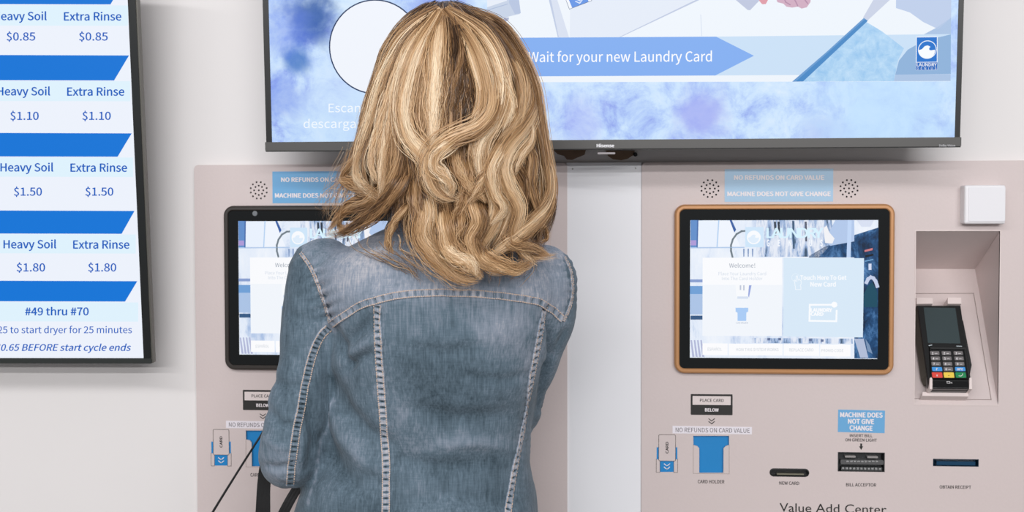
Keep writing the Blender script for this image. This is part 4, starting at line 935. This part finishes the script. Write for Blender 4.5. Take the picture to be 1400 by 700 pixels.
def seam(pts, wpx, h, per, rails=(1, 1), pit=.9, thread=None, seed=0, mid=.84):
    g = random.Random(seed); q = resample(pts, 1.0); P3 = []
    for p in q:
        l, n = hit(p[0], p[1])
        if l is not None: P3.append((l, n))
    if len(P3) < 4: return
    # smooth path and normals
    L0 = [p[0] for p in P3]; N0 = [p[1] for p in P3]
    sm = lambda A, k: [sum((A[min(max(i + j, 0), len(A) - 1)] for j in range(-k, k + 1)), Vector()) / (2 * k + 1) for i in range(len(A))]
    L0 = sm(L0, 2); N0 = [v.normalized() for v in sm(N0, 4)]
    wm = wpx / 1060 / 2; vs = []; fs = []; fd = []; n = len(L0); ph = 0; st_v = []; st_f = []
    prof = [(-1.0, -.0006), (-.86, h), (-.5, h * .95), (0, h * .8), (.5, h * .95), (.86, h), (1.0, -.0006)]
    cyc = [];
    for i in range(n): ph += 1 / (per * g.uniform(.7, 1.35)); cyc.append(ph)
    for i in range(n):
        t = (L0[min(i + 1, n - 1)] - L0[max(i - 1, 0)]).normalized(); s = t.cross(N0[i]).normalized(); c = cyc[i] % 1
        dip = math.exp(-((c - .5) / .15) ** 2); jit = g.uniform(-.06, .06)
        for j, (a, hh) in enumerate(prof):
            inner = 1 if 1 < j < 5 else 0
            vs.append(L0[i] + s * wm * a + N0[i] * (hh - dip * inner * h * 1.1 + .0004))
            if j in (0, 6): f_ = .62
            elif j == 1: f_ = .90 * rails[0] + .5 * (1 - rails[0])
            elif j == 5: f_ = .90 * rails[1] + .5 * (1 - rails[1])
            elif j == 3: f_ = mid - dip * pit
            else: f_ = mid - dip * pit * .6
            fd.append(f_ + jit)
    m = len(prof)
    for i in range(n - 1):
        for j in range(m - 1): a = i * m + j; fs.append((a, a + 1, a + m + 1, a + m))
    me = bpy.data.meshes.new('seam'); me.from_pydata([tuple(v) for v in vs], [], fs); me.update()
    w0 = me.attributes.new('fade_shade', 'FLOAT', 'POINT'); w0.data.foreach_set('value', fd)
    o = link('seam', me, M_denim, person, True); o.parent = jk; o.location = (0, 0, 0)
    # thread: a row of short stitches on each rail
    for e, on in ((-.78, rails[0]), (.78, rails[1])):
        if not on: continue
        i = 0
        while i < n - 3:
            a, b = L0[i], L0[i + 2]; t = (b - a).normalized(); s = t.cross(N0[i]).normalized(); up_ = N0[i] * (h + .0006); k = len(st_v)
            for q_, z_ in ((a, 0), (a.lerp(b, .5), .0005), (b, 0)):
                for e2 in (-.0007, .0007): st_v.append(tuple(q_ + s * (wm * e + e2) + up_ + N0[i] * z_))
            st_f += [(k, k + 1, k + 3, k + 2), (k + 2, k + 3, k + 5, k + 4)]; i += 3
    if st_v:
        me = bpy.data.meshes.new('stitching'); me.from_pydata(st_v, [], st_f); me.update(); s_ = link('stitching', me, thread or M_stitch, person); s_.parent = jk
seam(VL, 12.5, .0018, 8.6, seed=2); seam(VR, 12, .0018, 9.3, seed=3); seam(SL, 13, .0018, 6.6, (.2, 1), .7, M_stitch, seed=6, mid=.58)
seam(YOKE, 11.5, .0022, 11, pit=.3, seed=1, mid=.76); seam(AL, 5, .0016, 9, (1, 1), .3, seed=4); seam(AR, 4.5, .0014, 9, (1, 1), .3, seed=5); seam(SR, 9, .0015, 5.5, (0, 1), .9, M_stitchd, seed=7)
# collar band standing round the neck
Cs = []
cc = at(604, 312, -.33)
def collar_ring(rx, ry, z, k):
    return [(cc.x + rx * math.cos(2 * math.pi * j / k), -.325 + ry * math.sin(2 * math.pi * j / k), z - .018 * math.sin(2 * math.pi * j / k)) for j in range(k)]
k = 48; z0 = cc.z; cv = []; cf = []
for rx, ry, z in ((.056, .060, z0 - .012), (.055, .058, z0 + .028), (.060, .064, z0 + .034), (.072, .078, z0 + .010), (.084, .088, z0 - .016), (.080, .084, z0 - .020)): cv += collar_ring(rx, ry, z, k)
for i in range(5):
    for j in range(k): a = i * k + j; b = i * k + (j + 1) % k; cf.append((a, b, b + k, a + k))
me = bpy.data.meshes.new('collar'); me.from_pydata(cv, [], cf); me.update()
w0 = me.attributes.new('fade_shade', 'FLOAT', 'POINT'); w0.data.foreach_set('value', list(.62 + .1 * rng.standard_normal(len(cv))))
o = link('collar', me, M_denim, person, True); o.parent = jk

# --- hair
HR = np.array([[6, 604, 8, -.380, .004], [12, 607, 30, -.380, .030], [22, 609, 48, -.380, .055], [40, 613, 70, -.380, .078], [70, 616, 92, -.378, .096], [100, 618, 103, -.375, .108], [150, 618, 119, -.375, .115], [200, 616, 129, -.378, .113],
               [240, 615, 137, -.382, .107], [280, 612, 141, -.386, .100], [310, 608, 142, -.388, .094], [340, 610, 134, -.392, .086], [370, 640, 100, -.396, .078], [395, 640, 70, -.40, .068]], float)
def env(theta, py, out=0.0):
    """point of the hair mass at an angle round the head (0 = back, radians) and a height given as photo row"""
    xc, hw, ym, dp = (np.interp(py, HR[:, 0], HR[:, i]) for i in (1, 2, 3, 4))
    px = xc + (hw + out * 1030) * np.sin(theta); Y = ym - (dp + out) * np.cos(theta)
    return atv(px, py, Y)
def lock_points(path, out):
    """hand-laid lock: path in photo pixels on the surface of the hair mass"""
    px, py = path[:, 0], path[:, 1]
    xc, hw, ym, dp = (np.interp(py, HR[:, 0], HR[:, i]) for i in (1, 2, 3, 4))
    s = np.clip((px - xc) / hw, -1.25, 1.25); inside = np.sqrt(np.clip(1 - s * s, .0, 1)); Y = ym - (dp + out) * np.where(np.abs(s) < 1, inside, 0)
    Y = np.where(np.abs(s) > .96, ym - dp * .28 * (1 + 0 * s), np.minimum(Y, ym - dp * .28)) - out
    k = np.ones(7) / 7; Y = np.convolve(np.pad(Y, 3, 'edge'), k, 'valid')
    return atv(px, py, Y)
def spline(P, n):
    P = np.asarray(P, float); d = np.r_[0, np.cumsum(np.linalg.norm(np.diff(P, axis=0), axis=1))]; k = len(P); T = np.zeros_like(P)
    for i in range(k): a, b = max(i - 1, 0), min(i + 1, k - 1); T[i] = (P[b] - P[a]) / (d[b] - d[a])
    u = np.linspace(0, d[-1], n); i = np.clip(np.searchsorted(d, u, 'right') - 1, 0, k - 2); h = (d[i + 1] - d[i]); t = ((u - d[i]) / h)[:, None]; h = h[:, None]
    return (2 * t ** 3 - 3 * t ** 2 + 1) * P[i] + (t ** 3 - 2 * t ** 2 + t) * h * T[i] + (-2 * t ** 3 + 3 * t ** 2) * P[i + 1] + (t ** 3 - t ** 2) * h * T[i + 1]
HV, HF, HC = [], [], []; hcount = 0
CX = at(612, 200, -.38).x
def strands(G, n, wid, thick, light, root=0, tip=.3, sw=.00045, jitter=.0012, dark_under=0, lvar=.16, start=.9):
    """n ribbons following guide G (k,3) inside an elliptical bundle"""
    global hcount
    k = len(G); t = np.linspace(0, 1, k)
    T = np.gradient(G, axis=0); T /= np.linalg.norm(T, axis=1)[:, None] + 1e-9
    O = G - np.array([CX, -.36, 0]); O[:, 2] = .25 * (G[:, 2] - (HZ - .12)) * (G[:, 2] > HZ - .12); O /= np.linalg.norm(O, axis=1)[:, None] + 1e-9
    O = O - T * (O * T).sum(1)[:, None]; O /= np.linalg.norm(O, axis=1)[:, None] + 1e-9; Sd = np.cross(T, O)
    taper = np.interp(t, [0, .22, .6, .85, 1], [start, 1, 1, .8, tip])
    r = np.minimum(np.abs(rng.normal(0, .62, n)), 1.7); a = rng.uniform(0, 2 * math.pi, n); u = (r * np.cos(a))[:, None]; v = (r * np.sin(a))[:, None]
    tw = (rng.normal(0, .1, (n, 1)) + .8 * t[None, :] * rng.normal(0, .5)); uu = u * np.cos(tw) - v * np.sin(tw); vv = u * np.sin(tw) + v * np.cos(tw)
    fr = rng.uniform(1.5, 5, (n, 1)); ph = rng.uniform(0, 6.3, (n, 1)); jt = jitter * np.sin(fr * t[None, :] * 6.3 + ph) * t[None, :]
    sh = rng.uniform(.82, 1.0, n)
    P = G[None] + Sd[None] * (uu * wid * taper + jt)[..., None] + O[None] * (vv * thick * taper + jt * .6)[..., None]
    # uneven strand ends
    P = np.stack([np.stack([np.interp(t * s_, t, P[i, :, c]) for c in range(3)], -1) for i, s_ in enumerate(sh)])
    til = rng.normal(0, .6, (n, 1, 1)); W = Sd[None] * np.cos(til) + O[None] * np.sin(til)
    w = sw * rng.uniform(.6, 1.5, (n, 1)) * np.interp(t, [0, .8, 1], [1, .9, .15])[None]
    A_ = P - W * w[..., None]; B_ = P + W * w[..., None]
    vs = np.stack([A_, B_], 2).reshape(-1, 3)
    base = hcount + np.arange(n)[:, None] * (2 * k) + np.arange(k - 1)[None] * 2
    f = np.stack([base, base + 1, base + 3, base + 2], -1).reshape(-1, 4)
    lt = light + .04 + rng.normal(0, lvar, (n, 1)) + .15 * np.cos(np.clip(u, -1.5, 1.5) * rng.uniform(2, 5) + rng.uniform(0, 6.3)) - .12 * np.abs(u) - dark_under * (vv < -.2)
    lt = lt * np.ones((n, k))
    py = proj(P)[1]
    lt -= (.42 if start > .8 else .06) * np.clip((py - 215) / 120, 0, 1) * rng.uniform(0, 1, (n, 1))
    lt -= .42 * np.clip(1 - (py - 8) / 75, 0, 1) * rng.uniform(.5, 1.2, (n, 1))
    HC.append(np.repeat(np.clip(lt, 0, 1).reshape(-1), 2)); HV.append(vs); HF.append(f); hcount += n * 2 * k
# underlying mass of locks, all round the head
NF = 290
for i in range(NF):
    th = R(-135 + 270 * (i + rng.uniform(-.5, .5)) / NF); layer = rng.uniform(-.020, .003)
    s = math.sin(th)
    endp = (352 if abs(th) < R(100) else 300) + 22 * math.cos(th) + rng.uniform(-26, 14) - 80 * min(1, max(0, (-s - .3) / .35)) * (abs(th) < 1.9)
    if rng.random() < .25: endp -= rng.uniform(20, 90)
    k = 22; py = 9 + (endp - 9) * np.linspace(0, 1, k) ** 1.25
    amp = np.interp(py, [60, 160, 260, 400], [0, .03, .085, .11]) * rng.uniform(.6, 1.3); phs = th * 3.2 + rng.uniform(-.7, .7)
    thv = th * np.interp(py, [8, 40, 120], [.80, .95, 1]) + amp * np.sin(py / rng.uniform(19, 25) + phs) * (1 if abs(th) < 1.9 else .6)
    oo = layer + .005 * np.sin(py / 21 + phs + 1.2) * np.clip((py - 120) / 120, 0, 1)
    G = env(thv, py, oo)
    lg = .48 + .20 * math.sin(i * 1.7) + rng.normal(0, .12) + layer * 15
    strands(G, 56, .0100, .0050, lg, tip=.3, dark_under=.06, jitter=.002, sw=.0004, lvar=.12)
# hand-laid visible locks, in the pixels of a 1.749x crop that starts at x=430
K = [  # path, width, lightness, lift
 ([(304, 22), (297, 80), (290, 140), (287, 220), (284, 310), (284, 372)], 15, .92, .004),
 ([(298, 28), (252, 110), (224, 190), (213, 260), (226, 322), (262, 372), (292, 424), (320, 460), (347, 474)], 15, .92, .008),
 ([(395, 120), (425, 200), (425, 262), (392, 305), (335, 330), (290, 362), (273, 408), (286, 450), (312, 472), (345, 476)], 14, .72, .010),
 ([(372, 320), (330, 342), (292, 375), (290, 400), (314, 424), (330, 450), (322, 474)], 9, .88, .013),
 ([(310, 22), (368, 90), (402, 170), (412, 240), (396, 300), (394, 350), (412, 400), (434, 450), (440, 505), (418, 560), (395, 600), (402, 630), (446, 646)], 17, .76, .004),
 ([(316, 18), (398, 76), (440, 150), (450, 220), (430, 290), (402, 340), (396, 400), (414, 450)], 15, .88, .006),
 ([(316, 14), (428, 56), (480, 122), (508, 200), (500, 260), (462, 320), (440, 370), (450, 420), (470, 480), (456, 540), (428, 594)], 17, .70, .003),
 ([(500, 150), (522, 210), (528, 262), (502, 312), (470, 350), (450, 400), (462, 444), (490, 500), (478, 560), (496, 606), (534, 632)], 13, .82, .008),
 ([(330, 14), (440, 50), (500, 130), (532, 210), (545, 300), (556, 370), (566, 440), (556, 500), (520, 545), (500, 584), (512, 614), (552, 616), (584, 610)], 14, .60, .002),
 ([(536, 320), (560, 400), (566, 460), (545, 510), (490, 560), (440, 600), (408, 622)], 12, .74, .007),
 ([(300, 20), (245, 58), (200, 112), (164, 180), (140, 260), (120, 330), (100, 380), (98, 420), (126, 455), (158, 476)], 19, .92, .006),
 ([(128, 330), (104, 372), (78, 402), (66, 426), (88, 441), (130, 458), (156, 482)], 10, .62, .004),
 ([(300, 24), (236, 104), (198, 190), (180, 280), (170, 350), (162, 420), (158, 474)], 19, .78, .003),
 ([(290, 24), (236, 90), (204, 190), (202, 300), (206, 370), (190, 430), (150, 490), (100, 532), (60, 556), (22, 566)], 16, .48, .000),
 ([(236, 372), (202, 440), (152, 500), (102, 540), (48, 566)], 11, .40, .004), ([(180, 430), (130, 480), (80, 500), (50, 530), (30, 558)], 9, .55, .002), ([(120, 460), (70, 500), (60, 540), (90, 560)], 5, .5, .003),
 ([(244, 420), (262, 500), (256, 560), (280, 602), (322, 642), (368, 670), (397, 664)], 17, .78, .008),
 ([(300, 470), (310, 540), (322, 592), (352, 624), (390, 652), (402, 668)], 14, .70, .011), ([(290, 560), (330, 610), (372, 628), (392, 660)], 9, .92, .014),
 ([(352, 470), (346, 540), (332, 570), (356, 612), (388, 644)], 12, .52, .008), ([(404, 430), (382, 480), (392, 530), (376, 572), (392, 612), (432, 640), (474, 646)], 13, .62, .008),
 ([(246, 400), (242, 480), (262, 560), (236, 606)], 10, .52, .006), ([(246, 470), (192, 530), (176, 580), (186, 612)], 4, .62, .004),
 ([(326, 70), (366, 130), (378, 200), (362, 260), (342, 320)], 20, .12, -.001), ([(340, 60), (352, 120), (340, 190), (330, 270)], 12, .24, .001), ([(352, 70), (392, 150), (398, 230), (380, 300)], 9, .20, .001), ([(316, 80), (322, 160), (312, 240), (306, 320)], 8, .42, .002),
 ([(466, 330), (482, 400), (500, 440), (492, 500), (470, 544)], 12, .34, .003), ([(502, 320), (520, 380), (516, 440), (530, 490), (542, 524)], 11, .5, .004),
 ([(300, 90), (262, 180), (250, 260), (262, 334)], 12, .58, .002), ([(270, 120), (238, 230), (236, 320), (242, 420)], 9, .30, .001), ([(412, 560), (402, 600), (430, 624), (480, 642), (524, 626)], 11, .68, .010), ([(440, 540), (470, 580), (520, 592), (566, 612)], 8, .62, .008),
 ([(330, 330), (340, 400), (372, 450), (400, 470), (412, 486)], 8, .66, .006), ([(352, 350), (366, 420), (352, 490), (330, 540)], 10, .58, .004), ([(420, 330), (430, 390), (400, 440), (372, 490)], 9, .70, .007),
 ([(480, 300), (452, 350), (424, 402), (430, 460), (452, 500), (420, 540)], 9, .86, .009), ([(512, 260), (520, 330), (492, 380), (480, 420)], 7, .84, .006), ([(205, 150), (172, 240), (150, 320), (134, 390), (150, 440)], 8, .95, .009), ([(230, 160), (212, 250), (206, 330)], 7, .72, .006),
 ([(420, 120), (446, 180), (470, 250), (452, 320)], 9, .92, .007), ([(455, 110), (488, 190), (486, 270), (440, 340)], 9, .62, .006), ([(530, 560), (548, 540), (556, 570), (540, 580)], 3, .5, .002)]
for path, wd, lt, lift in K:
    px = np.array([(430 + a / 1.749, b / 1.749) for a, b in path]); S_ = spline(px, 34); em = np.clip(np.linspace(0, 1, 34) / .3, 0, 1); em = em * em * (3 - 2 * em) if path[0][1] > 75 else np.ones(34); G = lock_points(S_, (lift + .014) * em - .012)
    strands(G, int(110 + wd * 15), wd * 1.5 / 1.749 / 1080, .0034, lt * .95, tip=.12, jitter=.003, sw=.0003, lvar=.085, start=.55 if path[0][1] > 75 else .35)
# fine loose strands at the outline
for i in range(260):
    side = rng.choice([-1, 1]); th = side * R(rng.uniform(60, 100)); y0 = rng.uniform(30, 220); L_ = rng.uniform(60, 170); k = 16
    py = np.minimum(y0 + L_ * np.linspace(0, 1, k), 390); G = env(np.full(k, th) + .04 * np.sin(py / 25 + rng.uniform(0, 6)), py, .001 + rng.uniform(.001, .010) * np.linspace(0, 1, k) ** 1.5)
    strands(G, 1, .001, .001, .7, sw=.00016, jitter=.002)
for i in range(60):
    th = R(rng.uniform(-70, 70)); y0 = rng.uniform(320, 350); k = 14; py = y0 + rng.uniform(30, 52) * np.linspace(0, 1, k)
    G = env(np.full(k, th) + .08 * np.sin(py / 14 + rng.uniform(0, 6)), py, np.full(k, .002)); strands(G, 3, .002, .001, .62, sw=.0002, jitter=.003)
for i in range(70):   # airy curls at the left tips
    x0, y0 = rng.uniform(468, 500), rng.uniform(190, 260); x1, y1 = rng.uniform(438, 470), rng.uniform(270, 325)
    px = spline([(x0, y0), (x0 - rng.uniform(5, 26), (y0 + y1) / 2 - 10), (x1 - rng.uniform(-4, 10), (y0 + y1) / 2 + 25), (x1 + rng.uniform(-6, 16), y1)], 18)
    strands(lock_points(px, .002), 2, .002, .002, .62, sw=.00018, jitter=.002)
HV = np.concatenate(HV); HF = np.concatenate(HF); HC = np.concatenate(HC)
hm = bpy.data.meshes.new('hair'); hm.vertices.add(len(HV)); hm.vertices.foreach_set('co', HV.astype(np.float32).ravel())
hm.loops.add(HF.size); hm.loops.foreach_set('vertex_index', HF.astype(np.int32).ravel()); hm.polygons.add(len(HF)); hm.polygons.foreach_set('loop_start', (np.arange(len(HF)) * 4).astype(np.int32))
hm.update(calc_edges=True)
a_ = hm.attributes.new('lightness', 'FLOAT', 'POINT'); a_.data.foreach_set('value', HC.astype(np.float32))
def hair_mat():
    m = bpy.data.materials.new('blonde_hair'); m.use_nodes = True; nt = m.node_tree; b = nt.nodes['Principled BSDF']; L = nt.links.new
    A = nt.nodes.new('ShaderNodeAttribute'); A.attribute_name = 'lightness'; cr = nt.nodes.new('ShaderNodeValToRGB')
    st = [(0, (62, 42, 26)), (.25, (112, 80, 50)), (.5, (178, 137, 94)), (.75, (222, 185, 140)), (1, (252, 231, 198))]
    while len(cr.color_ramp.elements) < len(st): cr.color_ramp.elements.new(.5)
    for e, (p, c) in zip(cr.color_ramp.elements, st): e.position = p; e.color = lin(c)
    L(A.outputs['Fac'], cr.inputs['Fac']); L(cr.outputs['Color'], b.inputs['Base Color']); b.inputs['Roughness'].default_value = .42; b.inputs['Specular IOR Level'].default_value = .45
    return m
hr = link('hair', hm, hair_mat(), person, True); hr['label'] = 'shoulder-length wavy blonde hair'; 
# scalp mass under the strands so that no light shows through
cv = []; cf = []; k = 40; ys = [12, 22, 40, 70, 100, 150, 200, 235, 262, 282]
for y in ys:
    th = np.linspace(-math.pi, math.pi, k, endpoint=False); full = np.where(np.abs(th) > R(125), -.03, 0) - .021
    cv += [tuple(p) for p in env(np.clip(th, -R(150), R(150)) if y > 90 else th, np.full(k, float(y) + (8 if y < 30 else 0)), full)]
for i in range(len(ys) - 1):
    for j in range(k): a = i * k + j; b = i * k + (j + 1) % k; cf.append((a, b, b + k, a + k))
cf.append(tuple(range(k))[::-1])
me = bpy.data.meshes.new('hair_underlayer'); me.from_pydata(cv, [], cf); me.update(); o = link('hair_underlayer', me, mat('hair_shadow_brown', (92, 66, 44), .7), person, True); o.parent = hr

# ------------------------------------------------------------------ bag hanging from her forearm
M_web = mat('black_webbing', (30, 30, 31), .6, noise=.3, nscale=400, bump=.6); M_bagc = mat('black_bag_cloth', (24, 24, 26), .65, noise=.2, nscale=200, bump=.4)
bc = at(335, 860, -.20)
bag = empty('handbag', tuple(bc), 'black bag hanging from the forearm by a webbing strap and thin cord', 'bag')
Bg = Soup(); rg = []
for y, a, b, dd in ((768, 252, 372, .022), (800, 248, 374, .03), (900, 240, 376, .035), (980, 245, 374, .035), (1000, 255, 366, .03)):
    p, q = at(a, y, -.20), at(b, y, -.20); cx = (p.x + q.x) / 2; hw = (q.x - p.x) / 2; ring = []
    for j in range(32):
        t = 2 * math.pi * j / 32; ring.append(Vector((cx + hw * math.copysign(abs(math.cos(t)) ** .5, math.cos(t)), -.20 + dd * math.copysign(abs(math.sin(t)) ** .6, math.sin(t)), p.z)))
    rg.append(ring)
Bg.loft(rg); link('bag_body', Bg.skin(.006, 4), M_bagc, bag, True)
def band(name, pts, wid, th, m):
    """flat strap: pts (px, py, Y), width across the view of the wall, ridged lengthwise"""
    Q = spline([tuple(at(*p)) for p in pts], 60); T = np.gradient(Q, axis=0); T /= np.linalg.norm(T, axis=1)[:, None]
    Nn = np.array([0, -1, 0.]); S_ = np.cross(T, Nn); S_ /= np.linalg.norm(S_, axis=1)[:, None]; N2 = np.cross(S_, T); vs = []; fs = []
    prof = [(-1, -.5), (-1, .5), (-.6, .8), (-.3, .5), (0, .8), (.3, .5), (.6, .8), (1, .5), (1, -.5)]; m_ = len(prof); w_ = np.interp(np.linspace(0, 1, 60), np.linspace(0, 1, len(wid)), wid)
    for i in range(60):
        for a, b in prof: vs.append(tuple(Q[i] + S_[i] * w_[i] / 2 * a + N2[i] * th * b))
    for i in range(59):
        for j in range(m_): a = i * m_ + j; b = i * m_ + (j + 1) % m_; fs.append((a, b, b + m_, a + m_))
    me = bpy.data.meshes.new(name); me.from_pydata(vs, [], fs); me.update(); link(name, me, m, bag)
band('webbing_strap', [(392, 570, -.20), (376, 590, -.243), (366, 625, -.248), (361, 660, -.24), (359.5, 700, -.232), (358, 740, -.22), (357, 785, -.21)], (.016, .018, .020, .024, .0265), .0012, M_web)
band('side_strap', [(438, 600, -.20), (424, 640, -.225), (400, 678, -.23), (386, 705, -.228), (375, 735, -.22), (365, 785, -.21)], (.013, .015, .02), .0012, M_web)
Cd = Soup(); Cd.tube([(at(372, 570, -.22), .0016), (at(355.5, 597, -.25), .0016), (at(330, 637, -.245), .0017), (at(291, 700, -.235), .0019), (at(275, 730, -.22), .0019), (at(268, 780, -.20), .0019)], n=8, sub=8)
me = bpy.data.meshes.new('cord'); me.from_pydata(Cd.v, [], Cd.f); link('cord', me, M_web, bag, True)
